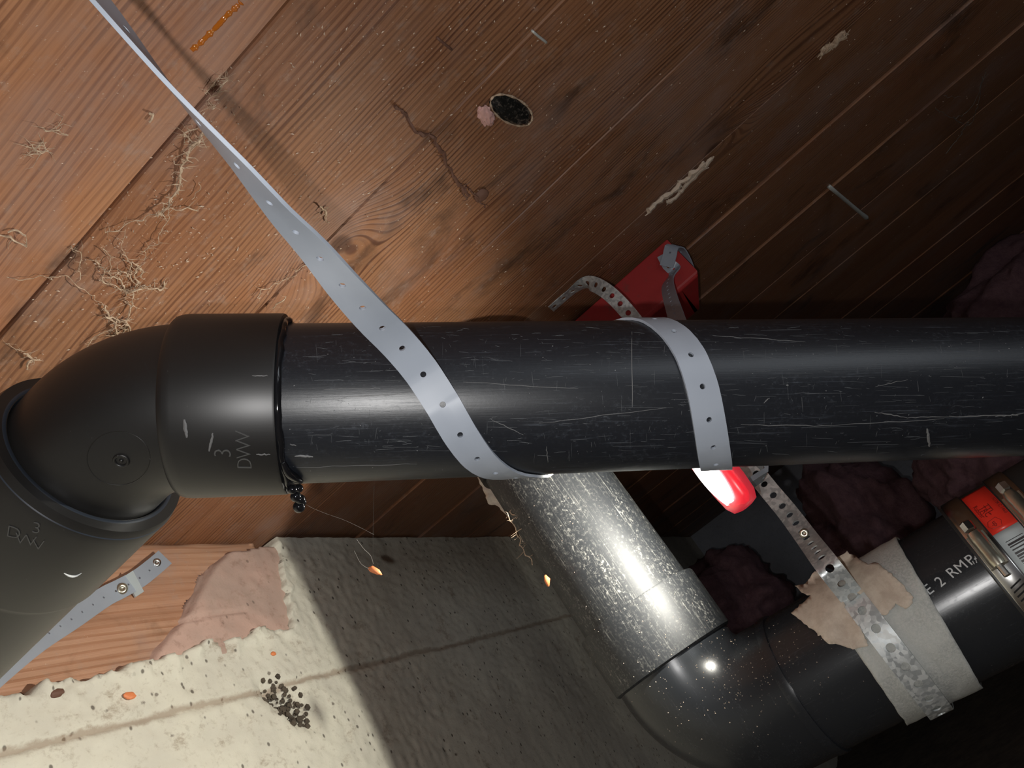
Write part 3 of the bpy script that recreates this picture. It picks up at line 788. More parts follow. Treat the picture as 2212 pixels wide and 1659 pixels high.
# grey plastic hanger strap : free run, two turns round the main pipe, tail up to the red block
SW = .0182
KP = [(-260,-520,None,40),(-120,-400,.285,70),(60,-180,.268,100),(206,-12,.262,104),(348,165,.266,92),(452,285,.272,82),(540,383,.280,73),(612,467,.298,62),(680,541,.318,50),(743,617,.338,36),(803,684,.360,22),(860,742,.380,10),(909,801,.3905,3)]
cp = []; th_ = []
for (x, y, d, th) in KP:
    cp.append(on_z(x, y, ZCEIL-.004) if d is None else P(x, y, d)); th_.append(th)
def solve_t(phi, px, r):
    lo, hi = -.1, .6
    for _ in range(40):
        m_ = (lo+hi)/2
        if proj(mpt(m_, phi, r))[0] < px: lo = m_
        else: hi = m_
    return (lo+hi)/2
RW = MR+.0009
WK = [(92,957),(115,999),(140,1046),(162,1096),(180,1150),(270,1260),(345,1352),(362,1388),(391,1442),(416,1485),(441,1514),(467,1531),(492,1541),(520,1547),(545,1546),(590,1530),(625,1505)]
wk = [(math.radians(a), solve_t(math.radians(a), x, RW) if a not in (270,) else None) for a, x in WK]
wk = [(a, t) for a, t in wk if t is not None]
def interp_t(ph):
    for i in range(len(wk)-1):
        if wk[i][0] <= ph <= wk[i+1][0]:
            p0 = wk[max(i-1,0)][1]; p1 = wk[i][1]; p2 = wk[i+1][1]; p3 = wk[min(i+2,len(wk)-1)][1]
            h01 = wk[i+1][0]-wk[i][0]; f = (ph-wk[i][0])/h01
            m1 = (p2-p0)/(wk[i+1][0]-wk[max(i-1,0)][0])*h01; m2 = (p3-p1)/(wk[min(i+2,len(wk)-1)][0]-wk[i][0])*h01
            return (2*f**3-3*f*f+1)*p1+(f**3-2*f*f+f)*m1+(-2*f**3+3*f*f)*p2+(f**3-f*f)*m2
    return wk[-1][1]
freeC = catmull(cp+[mpt(interp_t(wk[0][0]), wk[0][0], RW)], 14)[:-1]
thC = catmull([Vector((t, 0, 0)) for t in th_+[0]], 14)[:-1]
PP = []; SS = []
for i, p in enumerate(freeC):
    a = freeC[max(0, i-1)]; b = freeC[min(len(freeC)-1, i+1)]; T = (b-a).normalized(); tc = (CAM-p).normalized()
    R_ = T.cross(tc).normalized()
    if R_.dot(WD((1, 0, 0))) < 0: R_ = -R_
    T2 = R_.cross(T)
    if T2.dot(tc) < 0: T2 = -T2
    th = math.radians(thC[i].x); PP.append(p); SS.append(R_*math.cos(th)+T2*math.sin(th))
nW = 150; W0 = len(PP)
for i in range(nW+1):
    ph = wk[0][0]+(wk[-1][0]-wk[0][0])*i/nW; PP.append(mpt(interp_t(ph), ph, RW))
for i in range(nW+1):
    ph = wk[0][0]+(wk[-1][0]-wk[0][0])*i/nW; k = W0+i; a = PP[k-1]; b = PP[min(len(PP)-1, k+1)]; T = (b-a).normalized(); rad = (eu*math.cos(ph)+ef*math.sin(ph)); S = T.cross(rad)
    if S.dot(SS[-1]) < 0: S = -S
    SS.append(S.normalized())
blk = Vector((x0-.0022, yr+.006, 0)); 
sp_ = on_z(1446, 573, 0)
rr_ = ray(1446, 573); d_ = (x0-.0022)/rr_.x; SCR = CAM+rr_*d_                                # on the side face of the red block
tail = catmull([PP[-1], P(1478, 740, .66), P(1462, 690, .80), P(1442, 615, .96), SCR+Vector((-.001,0,-.012)), SCR, SCR+Vector((0,-.004,.018))], 10)[1:]
sf = Vector((0, 1, 0)); sb = SS[-1]
if sf.dot(sb) < 0: sf = -sf
for i, p in enumerate(tail):
    f = min(1, (i+1)/24); PP.append(p); SS.append(sb.lerp(sf, f).normalized())
L0 = sum((PP[i+1]-PP[i]).length for i in range(W0-1))
st, at_, hl = strap('hanger_strap', PP, SS, SW, .0016, .0186, .00155, M_strap, start=(L0 % .0186)+.0005)
tag(st, 'long grey plastic hanger strap wrapped twice round the black drain pipe', 'strap')
bevel(st, .0003, 1)
screw('screw', SCR+Vector((-.0015,0,0)), Vector((-1,0,0)), .0045, M_steel, st)
screw('screw', cp[0]+Vector((.004,.004,-.002)), Vector((0,0,-1)), .0045, M_steel, st)
# folded washer end of the strap beside the screw
fo = SCR+Vector((-.004, -.012, .008))
fp = catmull([SCR+Vector((-.003,.004,.0)), SCR+Vector((-.004,-.008,.008)), SCR+Vector((-.002,-.018,.017)), SCR+Vector((.012,-.024,.018)), SCR+Vector((.030,-.022,.010)), SCR+Vector((.046,-.016,-.002))], 8)
fo_, _, _ = strap('folded_end', fp, [Vector((0,.5,.86))]*len(fp), .0185, .0016, .0186, .0014, M_strap, parent=st); 

# left strap tail on the sill
NAILD = Vector((0, -1, 0))
lk = [(-60,1500,.66,0), (10,1440,.70,0), (80,1385,.74,0), (158,1335,.775,0), (225,1290,.805,0), (262,1271,.83,0), (302,1248,.862,0), (340,1218,.885,0), (356,1204,.893,0)]
lp = [on_y(a, b, YW+.004-(.045 if a < 0 else .035*max(0, 1-a/200.))) for a, b, c, d in lk]
lp = catmull(lp, 6)
lsd = []
for i, p in enumerate(lp):
    a = lp[max(0, i-1)]; b = lp[min(len(lp)-1, i+1)]; T = (b-a).normalized(); n_ = (CAM-p).normalized().lerp(NAILD, .4); lsd.append(T.cross(n_).normalized())
ls, _, _ = strap('hanger_strap', lp, lsd, .0215, .0016, .0186, .0012, M_strap, start=.004)
tag(ls, 'short grey plastic strap screwed to the sill timber beside the lower fitting', 'strap')
for (x, y, r, m_) in ((338, 1216, .0055, M_steel), (263, 1272, .0068, M_brass)):
    c_ = on_y(x, y, YW+.003); screw('screw', c_, (CAM-c_).normalized().lerp(NAILD, .5), r, m_, ls)
g = box_geo(on_y(289, 1262, YW+.002), .010, .002, .026, WD((.8,-.55,.2)).normalized(), NAILD, WD((.45,.85,0)).normalized())
mesh('clip_tab', g[0], g[1], M_lwhite, ls)

# galvanised perforated strap
GW = .0190
gk = [on_z(1190, 668, ZCEIL-.003), on_z(1232, 632, ZCEIL-.004), P(1268, 612, .965), P(1304, 625, .94), P(1345, 662, .92), P(1400, 730, .90), P(1520, 880, .83), P(1600, 980, .79), P(1655, 1051, .755), P(1700, 1105, .725), P(1745, 1165, .67), P(1785, 1218, .60)]
gw = []
for a in range(28, 176, 6):
    ph = math.radians(a); rr = R2+.0078; t = t_on_line(min(ph, math.radians(150)), rr, (1812, 1252), (1990, 1485)); gw.append(r2(t, ph, rr))
gb = []
GP = catmull(gk+gw, 6)
# side vectors
GS = []
nfree = (len(gk))*6
for i, p in enumerate(GP):
    a = GP[max(0, i-1)]; b = GP[min(len(GP)-1, i+1)]; T = (b-a).normalized()
    if i < nfree-4:
        n_ = (CAM-p).normalized()
        if i < 14: n_ = Vector((0,0,-1)).lerp(n_, max(0, (i-6)/8))
    else:
        q_ = p-CN; n_ = (q_-U2*q_.dot(U2)).normalized()
        if i < nfree+4: n_ = (CAM-p).normalized().lerp(n_, (i-nfree+4)/8)
    s_ = T.cross(n_).normalized()
    if GS and s_.dot(GS[-1]) < 0: s_ = -s_
    GS.append(s_)
gs, gat, gh = strap('perforated_strap', GP, GS, GW, .0011, .0158, .0034, M_galv, start=.006)
tag(gs, 'galvanised perforated steel strap running behind the main pipe down over the foam wrap', 'strap')
c_ = P(1737, 1152, .675); screw('screw', c_, (CAM-c_).normalized(), .0042, M_brass, gs)

# rubber coupling with stainless clamps
def span(t0, t1, r_list, name, m, parent, seg=96):
    vs = []; fs = []
    for (f, r) in r_list:
        for k in range(seg): a = 2*PI*k/seg; vs.append(r2(t0+(t1-t0)*f, a, r))
    for i in range(len(r_list)-1):
        for k in range(seg): k2 = (k+1) % seg; fs.append((i*seg+k, i*seg+k2, (i+1)*seg+k2, (i+1)*seg+k))
    o = mesh(name, vs, fs, m, parent); sharp(o, 35); return o
ph0, tc0, _ = phi_t(2113, 1205, R2+.004)
ph1, tc1, _ = phi_t(2150, 1165, R2+.006)
coup = empty('pipe_coupling', r2(tc0+.035, 0, 0), 'black rubber pipe coupling with two steel clamps and a red and white label', 'coupling')
CE = min(tc0+.10, .352)
span(tc0-.001, CE, [(0, R2+.0008), (0, R2+.0048), (.01, R2+.0055), (.99, R2+.0055), (1, R2+.0048), (1, R2+.0008)], 'rubber_sleeve', M_rubber, coup)
def clamp(t0, ph_s, parent, nm='band_clamp'):
    wv = .0150; rb = R2+.0063
    seg = 120; vs = []; fs = []
    # slotted band
    sl0, sl1 = ph_s+.42, ph_s+1.75
    o = span(t0, t0+wv, [(0, rb-.0004), (0, rb+.0005), (.04, rb+.0009), (.96, rb+.0009), (1, rb+.0005), (1, rb-.0004)], nm, M_steel, parent)
    g = Geo(); k = 0; a = sl0
    while a < sl1:
        c = r2(t0+wv*.5, a, rb+.0009); n_ = (c-r2(t0+wv*.5, a, 0)).normalized(); cdir = n_.cross(U2)
        g.add(box_geo(c, .0011, .0095, .0006, cdir, (U2*.96+cdir*.25).normalized(), n_)); a += .0034/rb
    mesh('slots', g.v, g.f, M_dark, o)
    # screw housing
    g = Geo(); tm = t0+wv*.45; L_ = .028
    c = r2(tm, ph_s, rb+.0055); n_ = (c-r2(tm, ph_s, 0)).normalized(); cdir = (r2(tm, ph_s+.01, rb)-r2(tm, ph_s, rb)).normalized()
    hb = []
    for i in range(9): hb.append(c+cdir*(-L_/2+L_*i/8))
    g.add(tube_geo(hb, [.0046,.0052,.0052,.0050,.0052,.0050,.0052,.0052,.0046], 14)); g.add(box_geo(c-n_*.0032, L_*.95, wv*.86, .004, cdir, U2, n_))
    hs_ = mesh('screw_housing', g.v, g.f, M_brass, o); sharp(hs_, 40)
    hx = [c+cdir*(-L_/2-.001), c+cdir*(-L_/2-.0025), c+cdir*(-L_/2-.0085), c+cdir*(-L_/2-.0095)]
    g = tube_geo(hx, [.003, .0046, .0046, .0035], 6); h2 = mesh('hex_head', g[0], g[1], M_steel, o); sharp(h2, 25)
    g = tube_geo([c+cdir*(L_/2), c+cdir*(L_/2+.008)], .0026, 10); mesh('screw_tip', g[0], g[1], M_steel, o)
    return o
phA, tA, _ = phi_t(2128, 1183, R2+.0113)
phB, tB, _ = phi_t(2205, 1110, R2+.0113)
clamp(tA-.0068, phA+.02, coup); clamp(tB-.0035, phB-.05, coup)
# label
RL = R2+.0060
pa, ta, _ = phi_t(2092, 1103, RL); pb, tb, _ = phi_t(2150, 1156, RL); pc, tc_, _ = phi_t(2204, 1122, RL)
tl0 = max(tA+.0092, min(ta, tb)); tl1 = tB-.0045; pl0 = pa-.35; pl1 = (pb+pc)/2
def patch(name, t0, t1, p0, p1, r, m, parent, n=16):
    vs = [r2(t0+(t1-t0)*j/2, p0+(p1-p0)*i/n, r) for i in range(n+1) for j in range(3)]
    fs = [(i*3+j, i*3+j+1, (i+1)*3+j+1, (i+1)*3+j) for i in range(n) for j in range(2)]
    o = mesh(name, vs, fs, m, parent, smooth=True); solidify(o, .00012, 0); return o
lab = patch('label_red_part', tl0, tl1, pl0, pl1, RL, M_lred, coup)
labw = patch('label_white_part', tl0, tl1, pl1, pl1+1.1, RL, M_lwhite, coup)
a = pl1+.13; k = 0; g = Geo(); random.seed(3)
while a < pl1+1.0:
    wv = random.choice((.0004, .0008, .0013))/RL*1.2; t0_ = tl0+(tl1-tl0)*.20; t1_ = tl0+(tl1-tl0)*.86
    vs = [r2(t, p_, RL+.00018) for p_ in (a, a+wv) for t in (t0_, t1_)]; g.add((vs, [(0, 1, 3, 2)])); a += wv+random.choice((.0005, .0008, .0012))/RL*1.2
bar = mesh('barcode', g.v, g.f, M_ink, labw)
BL = bvh_w([lab])
def ltext(txt, f_t, dphi, size, m):
    """text on the label, reading towards +phi"""
    cu = bpy.data.curves.new('t', 'FONT'); cu.body = txt; cu.size = size; cu.align_x = 'LEFT'; cu.resolution_u = 2; cu.offset = .00006
    ob = bpy.data.objects.new('t', cu); COL.objects.link(ob); dg = bpy.context.evaluated_depsgraph_get(); dg.update()
    me = bpy.data.meshes.new_from_object(ob.evaluated_get(dg)); bpy.data.objects.remove(ob)
    vs = [r2(tl0+(tl1-tl0)*f_t+v.co.y, pl0+dphi+v.co.x/RL, RL+.00018) for v in me.vertices]; fs = [tuple(p.vertices) for p in me.polygons]
    bpy.data.meshes.remove(me); mesh('label_text', vs, fs, m, lab)
dp = pl1-pl0
ltext('Rubber', .10, dp*.42, .0048, M_ink2); ltext('TRC', .26, dp*.50, .0060, M_ink2); ltext('TTL', .42, dp*.50, .0060, M_ink2); ltext('ASTM C 1460', .86, dp*.45, .0032, M_ink2)
# shield mark outline with a monogram
cphi = pl0+dp*.86; ct = tl0+(tl1-tl0)*.33; g = Geo()
hexp = [(.0, .0052), (.0042, .0030), (.0030, -.0034), (.0, -.0050), (-.0034, -.0030), (-.0042, .0032), (0, .0052)]
g.add(tube_geo([r2(ct+b_, cphi+a_/RL, RL+.0002) for a_, b_ in hexp], .00018, 4))
mesh('label_mark', g.v, g.f, M_ink2, lab); ltext('up', .28, dp*.82, .0045, M_ink2)

# ------------------------------------------------------------------ red work light behind the pipe
LA = UP; NL = Vector((-.85, .53, 0)).normalized(); lc = LAMP - NL*.019
wl = empty('work_light', lc, 'small red plastic work light shining behind the main pipe', 'lamp')
hx_ = NL; side = LA.cross(hx_).normalized()
prof = [(-.026,.006),(-.0245,.011),(-.018,.0142),(-.004,.0155),(.035,.0160),(.052,.014),(.058,.009)]
vs = []; fs = []; sg = 32
for z, r in prof:
    for k in range(sg):
        a = 2*PI*k/sg; cx_ = math.copysign(abs(math.cos(a))**.7, math.cos(a)); sy_ = math.copysign(abs(math.sin(a))**.7, math.sin(a))
        vs.append(lc+LA*z+side*(cx_*r)+hx_*sy_*r*.70)
for i in range(len(prof)-1):
    for k in range(sg): k2 = (k+1) % sg; fs.append((i*sg+k, i*sg+k2, (i+1)*sg+k2, (i+1)*sg+k))
fs.append(tuple(reversed(range(sg)))); fs.append(tuple(range((len(prof)-1)*sg, len(prof)*sg)))
mesh('lamp_body', vs, fs, M_lampred, wl, smooth=True)
vs = []; fs = []; lens_c = lc+hx_*.0115
for i in range(15):
    z = -.018+.058*i/14; hw = .0105*math.sqrt(max(.02, 1-((i-7)/7.3)**2))
    for j in range(9): f = -1+2*j/8; vs.append(lens_c+LA*z+side*f*hw+hx_*(.0060*(1-f*f)))
for i in range(14):
    for j in range(8): a = i*9+j; fs.append((a, a+1, a+10, a+9))
o = mesh('lit_lens', vs, fs, M_lens, wl, smooth=True); o['label'] = 'glowing white lens'
hk = catmull([lc+LA*.056, lc+LA*.066, lc+LA*.074+hx_*.006, lc+LA*.072+hx_*.016, lc+LA*.062+hx_*.018], 6)
g = tube_geo(hk, .0018, 10); mesh('hanging_hook', g[0], g[1], M_hook, wl, smooth=True)
ll = bpy.data.lights.new('work_light_beam', 'SPOT'); ll.energy = LAMP_W; ll.shadow_soft_size = .007; ll.color = (1, .97, .86); ll.spot_size = math.radians(168); ll.spot_blend = 1.0
llo = bpy.data.objects.new('work_light_beam', ll); COL.objects.link(llo); llo.location = LAMP; llo.rotation_euler = Vector((-.12, 1, .28)).to_track_quat('-Z', 'Y').to_euler()

# grey curled hook strap by the lamp
hp_ = catmull([P(1622, 985, .70), P(1650, 1005, .69), P(1655, 1020, .685), P(1640, 1032, .68), P(1618, 1046, .67), P(1600, 1058, .665)], 6)
hs2, _, _ = strap('curled_strap_end', hp_, [WD((.2,.5,.85)).normalized()]*len(hp_), .016, .0045, .03, .0015, M_hook)
tag(hs2, 'short dark grey curled strap end hanging beside the galvanised strap', 'strap')

# ------------------------------------------------------------------ debris, roots, webs on the planks
def strand(g, px, r=.0007, off=.003, jit=.0016, br=.35, n=7, surf=ceil_pt):
    r *= .62
    pts = [surf(x, y, off+random.uniform(-.001, .002)) for x, y in px]
    pts = catmull(pts, n)
    out = []
    for i, p in enumerate(pts):
        j = Vector((noise.noise(p*160), noise.noise(p*160+Vector((9,0,0))), noise.noise(p*130+Vector((0,9,0)))))*jit*2; out.append(p+j)
    rr = [r*(.5+.9*abs(noise.noise(p*120))+.3*random.random()) for p in out]
    g.add(tube_geo(out, rr, 5))
    for p in out:
        if random.random() < br:
            d = Vector((random.gauss(0,1), random.gauss(0,1), random.gauss(0,.25)))*.0026
            q1 = p+d; q2 = q1+d.lerp(Vector((random.gauss(0,1), random.gauss(0,1), 0))*.004, .6)
            for w_ in (q1, q2): w_.z = min(w_.z, ZCEIL-.0008) if surf is ceil_pt else w_.z
            g.add(tube_geo([p, q1, q2], [r*.45, r*.3, r*.15], 4))
def root_obj(label, lines, m=M_root, cat='root', name='dry_root', **kw):
    g = Geo()
    for l in lines: strand(g, l[0], r=l[1], **kw)
    return tag(mesh(name, g.v, g.f, m), label, cat)
random.seed(11)
root_obj('ragged dry root strand hanging from the planks left of the strap', [([(437,280),(428,300),(410,320),(402,345),(392,372),(385,400),(372,418),(362,438),(350,456),(338,462)], .0016), ([(398,290),(412,300),(420,318)], .0008), ([(430,275),(405,282),(398,296)], .0006), ([(340,455),(318,468),(290,478),(260,492),(232,504)], .0006), ([(430,300),(400,350),(375,415)], .0008)], br=.8)
root_obj('tangled pale root cluster above the elbow', [
    ([(425,455),(385,450),(368,452),(362,478),(345,500),(340,520),(318,538),(305,560)], .0006),
    ([(205,560),(212,575),(225,580),(222,600),(240,610),(255,620),(270,625),(285,628)], .0008),
    ([(238,600),(252,598),(262,612),(275,628),(290,630),(310,622),(330,624),(352,628),(358,610)], .0011),
    ([(300,570),(290,590),(296,610),(290,628),(288,645),(282,662),(272,680)], .0010),
    ([(262,555),(280,565),(284,590),(288,610)], .0007), ([(250,590),(268,585),(280,600)], .0009), ([(150,530),(172,545),(170,575),(175,600)], .0006),
    ([(275,500),(262,530),(270,555)], .0004), ([(225,540),(240,560),(235,590)], .0006), ([(288,560),(300,580),(302,600)], .0008)], br=.9)
root_obj('matted root clump touching the top of the elbow', [
    ([(225,660),(236,688),(248,705),(255,722),(262,732)], .0013), ([(272,690),(270,710),(262,724),(255,730)], .0014), ([(228,680),(245,690),(262,695),(276,692)], .0011),
    ([(240,715),(225,718),(200,735),(185,748)], .0006), ([(270,700),(278,712),(270,728),(250,730)], .0013), ([(248,690),(252,710),(250,725)], .001)], br=1.0)
root_obj('long thin root curving across the planks at the left edge', [([(0,598),(40,603),(90,600),(118,596),(150,604),(185,630),(215,655),(232,670)], .0005)], br=.2)
root_obj('pale curled rootlet on the upper left plank', [([(98,281),(118,284),(135,288),(148,296),(152,305)], .0011), ([(122,280),(128,262),(126,240)], .0004)], br=.2)
root_obj('whitish fluff scrap below the curled rootlet', [([(62,322),(78,318),(90,312),(98,320),(84,334),(68,336)], .0009), ([(70,315),(88,330)], .0008)], br=1.0)
root_obj('long pale splinter at the left edge of the planks', [([(0,505),(20,512),(42,520),(52,526)], .0012)], br=.1)
root_obj('stubby whitish splinter just above the long splinter', [([(20,498),(38,496),(54,503)], .0014)], br=.1)
root_obj('small pale root scrap above the elbow at left edge', [([(48,765),(62,768),(76,772),(80,778),(66,784),(52,800)], .0013), ([(10,740),(40,756),(60,764)], .0004)], br=.4)
root_obj('thin root tip lying between the strap and the root strand', [([(430,395),(432,412),(420,424),(412,430)], .0005)], br=0)
root_obj('small flat bark flake left of the seam near the strap', [([(318,262),(326,250),(322,238)], .0014)], br=0)
root_obj('brown twig stuck across the plank seam', [([(855,228),(870,245),(885,262),(900,282),(938,304),(955,330),(975,372),(995,405),(1015,422)], .0028), ([(1012,408),(1030,430),(1050,450)], .0018), ([(1008,405),(1004,418),(1010,430)], .0018)], m=M_brown, cat='twig', name='twig', br=.12)
bm = bmesh.new(); bmesh.ops.create_icosphere(bm, subdivisions=3, radius=.0075)
for v in bm.verts: v.co = v.co*(1+.3*noise.noise(v.co*150)); v.co.z *= .35
c = ceil_pt(1040, 422, .002); g = Geo().add(([v.co+c for v in bm.verts], [tuple(v.index for v in f.verts) for f in bm.faces])); bm.free()
tag(mesh('mud_lump', g.v, g.f, M_brown, smooth=True), 'small brown mud lump at the end of the twig', 'mud')
root_obj('fine pale roots beside the strap shadow', [([(690,445),(700,455),(696,468)], .0016), ([(700,470),(706,478),(712,474)], .0007)], br=.3)
root_obj('curly fluff where the strap crosses the seam', [([(448,198),(455,185),(470,172),(488,165),(480,178),(468,190),(460,205)], .0006), ([(450,225),(460,232),(456,240)], .0008)], br=.8)
root_obj('thin root scraps beside the knot under the strap', [([(555,640),(580,620),(610,610),(640,590)], .0007), ([(615,640),(600,655),(590,662)], .0008), ([(640,585),(660,575),(672,560)], .0007)], br=.8)
root_obj('crumbly debris ridge along the plank seam at upper right', [([(1775,120),(1790,105),(1806,88),(1825,74)], .0062), ([(1780,118),(1800,100),(1828,78)], .0042)], br=.9)
root_obj('grey debris ridge beside the dark knot', [([(1400,455),(1430,430),(1462,405),(1490,380),(1520,350)], .0062), ([(1440,440),(1470,412),(1500,384),(1540,340)], .0050)], m=M_fleck, cat='debris', name='debris', br=.6)
root_obj('thin cobweb roots in the dark upper right corner', [([(2020,232),(2060,255),(2100,230),(2130,155)], .0008), ([(2060,255),(2095,270),(2110,230),(2122,165)], .0009), ([(2040,330),(2070,300),(2090,262)], .0012), ([(2040,208),(2075,210)], .0006)], m=M_web, cat='cobweb', name='cobweb', br=.4)
for px_, py_, lab_ in ((960, 95, 'thin dark staple in the plank left of the upper staple'), (1165, 80, 'bent staple in the plank near the top edge')):
    g = Geo(); g.add(tube_geo(catmull([ceil_pt(px_-16, py_-14, -.002), ceil_pt(px_-14, py_-12, .0022), ceil_pt(px_, py_, .003), ceil_pt(px_+13, py_+10, .0022), ceil_pt(px_+15, py_+12, -.002)], 4), .0011, 8))
    tag(mesh('staple', g.v, g.f, M_brown if px_ < 1000 else M_nail, smooth=True), lab_, 'staple')
# oval dark knot with pink fibre
c = ceil_pt(1105, 238, .0); a1_ = ceil_pt(1148, 262, 0)-c; a2_ = ceil_pt(1118, 215, 0)-c
def oval(name, c, ax, ay, hgt_, m, label, cat, sub=4, nz_=.15):
    bm = bmesh.new(); bmesh.ops.create_icosphere(bm, subdivisions=sub, radius=1); g = Geo(); vs = []
    for v in bm.verts:
        p = v.co*(1+nz_*noise.noise(v.co*3+c*50)); vs.append(c+ax*p.x+ay*p.y+Vector((0,0,-hgt_*p.z)))
    g.add((vs, [tuple(v.index for v in f.verts) for f in bm.faces])); bm.free()
    return tag(mesh(name, g.v, g.f, m, smooth=True), label, cat)
ov = oval('resin_knot', c, a1_*.92, a2_, .004, M_knot, 'glossy dark oval knot bulging from the plank at top centre', 'knot')
ov2 = oval('pink_fluff', ceil_pt(1050, 250, .002), ceil_pt(1066,262,0)-ceil_pt(1050,250,0), ceil_pt(1056,234,0)-ceil_pt(1050,250,0), .003, M_fibre, 'small pink fluff stuck beside the dark oval knot', 'fluff', 4, .5)
g = Geo(); rp = [c+a1_*.97*math.cos(2*PI*k/40)+a2_*1.05*math.sin(2*PI*k/40)+Vector((0,0,-.0008)) for k in range(41)]
g.add(tube_geo(rp, [.0009+.0004*math.sin(k*1.7) for k in range(41)], 6)); o = mesh('pale_edge', g.v, g.f, M_root, ov, smooth=True)
# split with amber resin
g = Geo(); sp2 = [(520,2),(508,14),(490,30),(470,52),(448,74),(430,92),(412,106)]
g.add(tube_geo(catmull([ceil_pt(x, y, .0004) for x, y in sp2], 6), [.0022+.0016*noise.noise(Vector((k*.5,0,0))) for k in range(37)], 8))
tag(mesh('resin_streak', g.v, g.f, M_resin, smooth=True), 'orange amber resin streak in the plank split at top left', 'resin')
g = Geo(); sp3 = [(412,106),(395,130),(375,155),(350,182),(325,210),(300,238),(270,272),(240,305)]
cc = catmull([ceil_pt(x, y, .00002) for x, y in sp3], 8); g.add(tube_geo([p+Vector((noise.noise(p*90)*.001, 0, 0)) for p in cc], [max(.00015, .0007*(1-i/len(cc))) for i in range(len(cc))], 5))
mesh('plank_split', g.v, g.f, M_dark, ceiling)
# nail sticking out under the dark planks at right
na = ceil_pt(1790, 402, -.002); nb = na + (P(1876, 474, (on_z(1876, 474, ZCEIL-.02)-CAM).dot(WD((0,0,1))))-na)
nb = on_z(1876, 474, ZCEIL-.028)
g = Geo(); g.add(tube_geo([na, na.lerp(nb, .2), na.lerp(nb, .8), na.lerp(nb, .93), nb], [.0032, .0030, .0030, .0040, .0006], 10)); 
tag(mesh('nail', g.v, g.f, M_nail, smooth=True), 'long steel nail poking down between the dark planks at right', 'nail')
# dust flecks
random.seed(5); g = Geo()
for k in range(1500):
    x = random.uniform(0, 2212)**1.0; y = random.uniform(0, 700)
    c = ceil_pt(x, y, .0006+random.random()*.0008) if random.random() < .8 else ceil_pt(random.gauss(300, 160), random.gauss(520, 150), .001)
    s = random.uniform(.0002, .0007); a = random.uniform(0, PI); e = random.uniform(1, 3)
    u = Vector((math.cos(a), math.sin(a), 0))*s*e; v = Vector((-math.sin(a), math.cos(a), 0))*s
    g.add(([c-u-v*.4, c+u-v*.3, c+v, c+Vector((0,0,-s))], [(0,1,3),(1,2,3),(2,0,3),(0,2,1)]))
tag(mesh('dust_flecks', g.v, g.f, M_fleck), 'pale dust flecks and crumbs clinging under the planks', 'dust', kind='stuff')
# web on the left side of the riser
lf = [(1026,1018),(1038,1046),(1048,1068),(1056,1090),(1070,1090),(1094,1112),(1116,1142),(1130,1172)]
rt = [(1050,1018),(1056,1040),(1066,1054),(1084,1068),(1100,1090),(1114,1112),(1124,1142),(1134,1172)]
vs = []; fs = []
for k in range(8*6-5):
    f = k/6; i = min(6, int(f)); u = f-i
    for j in range(5):
        a = (lf[i][0]*(1-u)+lf[i+1][0]*u, lf[i][1]*(1-u)+lf[i+1][1]*u); b = (rt[i][0]*(1-u)+rt[i+1][0]*u, rt[i][1]*(1-u)+rt[i+1][1]*u)
        x = a[0]+(b[0]-a[0])*j/4; y = a[1]+(b[1]-a[1])*j/4
        n_ = noise.noise(Vector((k*.45, j*2.3, 2)))*4 if j in (0, 4) else 0
        vs.append(P(x+n_, y, .835-.0001*(y-1018)+.004*noise.noise(Vector((k*.3, j*.7, 0)))))
for k in range(8*6-6):
    for j in range(4): a = k*5+j; fs.append((a, a+1, a+6, a+5))
pp_ = mesh('torn_paper', vs, fs, M_paper, smooth=True); solidify(pp_, .0008, 0)
tag(pp_, 'torn pale paper strip hugging the left edge of the riser under the main pipe', 'paper')
g = Geo()
def riser_pt(x, y, off=0):
    dd = .80 if y < 1100 else .76
    return P(x, y, dd-off)
random.seed(21)
for l, r in (([(1096,1110),(1112,1140),(1124,1172),(1136,1195),(1150,1215)], .0010), ([(1100,1105),(1120,1120),(1130,1142)], .0014)):
    strand(g, l, r=r, off=.001, surf=riser_pt, br=.5)
tag(mesh('dusty_web', g.v, g.f, M_root), 'dusty ragged web threads along the left side of the riser', 'web')
g = Geo()
for l, r in (([(642,1072),(665,1092),(700,1108),(740,1122),(775,1138),(808,1155)], .00009), ([(808,1050),(807,1100),(806,1150),(806,1225)], .00010), ([(770,1165),(785,1185),(800,1200),(806,1218)], .0003), ([(765,1190),(780,1218),(800,1230)], .00025)):
    pts = catmull([P(x, y, .52+.0004*(x-640)) for x, y in l], 6); g.add(tube_geo(pts, r, 4))
wb = tag(mesh('cobweb_thread', g.v, g.f, M_silk), 'fine cobweb threads hanging below the main pipe', 'cobweb')
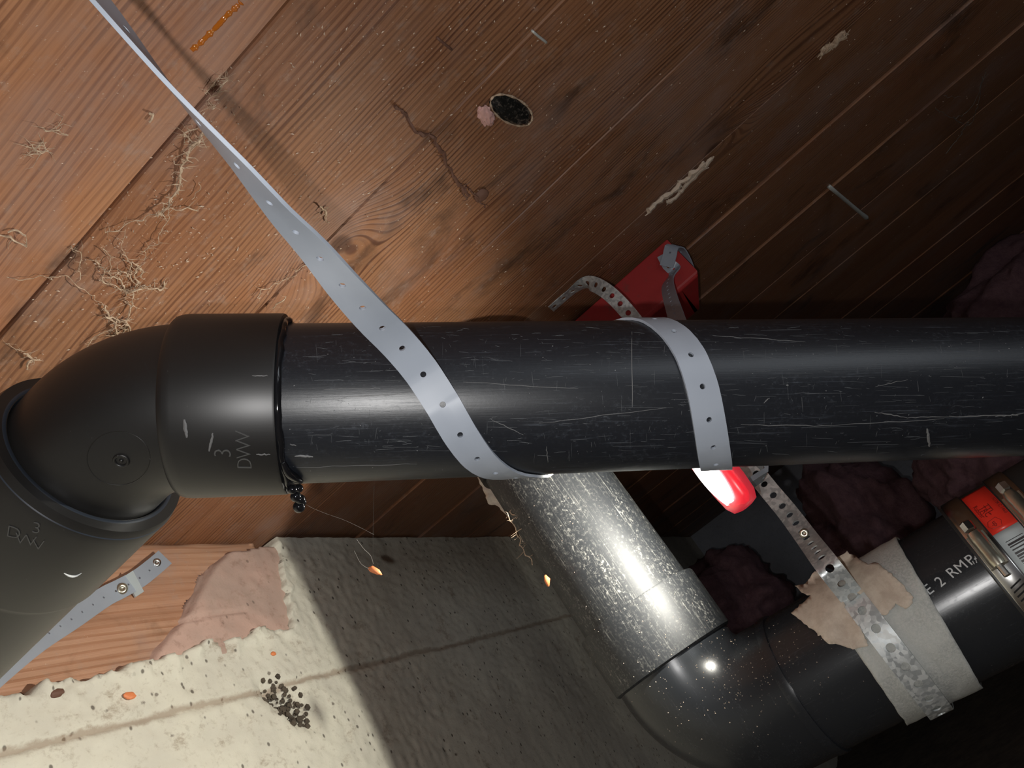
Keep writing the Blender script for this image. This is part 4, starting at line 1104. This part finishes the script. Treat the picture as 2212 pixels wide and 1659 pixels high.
pc_ = P(808, 1233, .585); g = Geo(); g.add(tube_geo([pc_-WD((.0045,.002,0)), pc_-WD((.002,.0015,0)), pc_+WD((.003,.001,0)), pc_+WD((.006,.003,0))], [.0008,.0026,.0022,.0004], 8))
tag(mesh('wood_chip', g.v, g.f, M_leaf, smooth=True), 'tiny orange chip dangling from the cobweb before the wall', 'chip')
pc_ = P(1182, 1252, .70); g = Geo(); g.add(tube_geo([pc_-WD((.002,.004,0)), pc_, pc_+WD((.001,.006,0))], [.001,.003,.0012], 8))
tag(mesh('wood_chip', g.v, g.f, M_leaf, smooth=True), 'orange chip stuck on the left side of the riser', 'chip')
# debris on the concrete
def wall_chip(x, y, s, m, label, e=1.6):
    c = wall_pt(x, y, .002); bm = bmesh.new(); bmesh.ops.create_icosphere(bm, subdivisions=2, radius=s)
    for v in bm.verts: v.co = v.co*(1+.5*noise.noise(v.co*200+c*30)); v.co.x *= e; v.co.y *= .6
    g = Geo().add(([v.co+c for v in bm.verts], [tuple(v.index for v in f.verts) for f in bm.faces])); bm.free()
    return tag(mesh('wall_chip', g.v, g.f, m), label, 'chip')
wall_chip(280, 1503, .0042, M_leaf, 'orange wood chip stuck on the concrete at lower left', 1.8)
wall_chip(590, 1412, .0030, M_leaf, 'small orange chip on the concrete near the mortar corner')
wall_chip(122, 1497, .0040, M_brown, 'brown chip on the concrete at the far lower left', 2)
random.seed(2); g = Geo()
for k in range(170):
    f = random.random(); x = 588+66*f+random.gauss(0, 11); y = 1480+80*f+random.gauss(0, 9)
    c = wall_pt(x, y, -.004); c.y = YW + wall_y(c.x, c.z-H) - .001; s = random.uniform(.001, .0045)
    bm = bmesh.new(); bmesh.ops.create_icosphere(bm, subdivisions=1, radius=s)
    g.add(([Vector((v.co.x*random.uniform(.6,1.3), v.co.y*.7, v.co.z))+c for v in bm.verts], [tuple(v.index for v in f_.verts) for f_ in bm.faces])); bm.free()
tag(mesh('cavity_debris', g.v, g.f, M_dirt), 'dark crumbly debris packed in the hollow of the concrete', 'debris', kind='stuff')
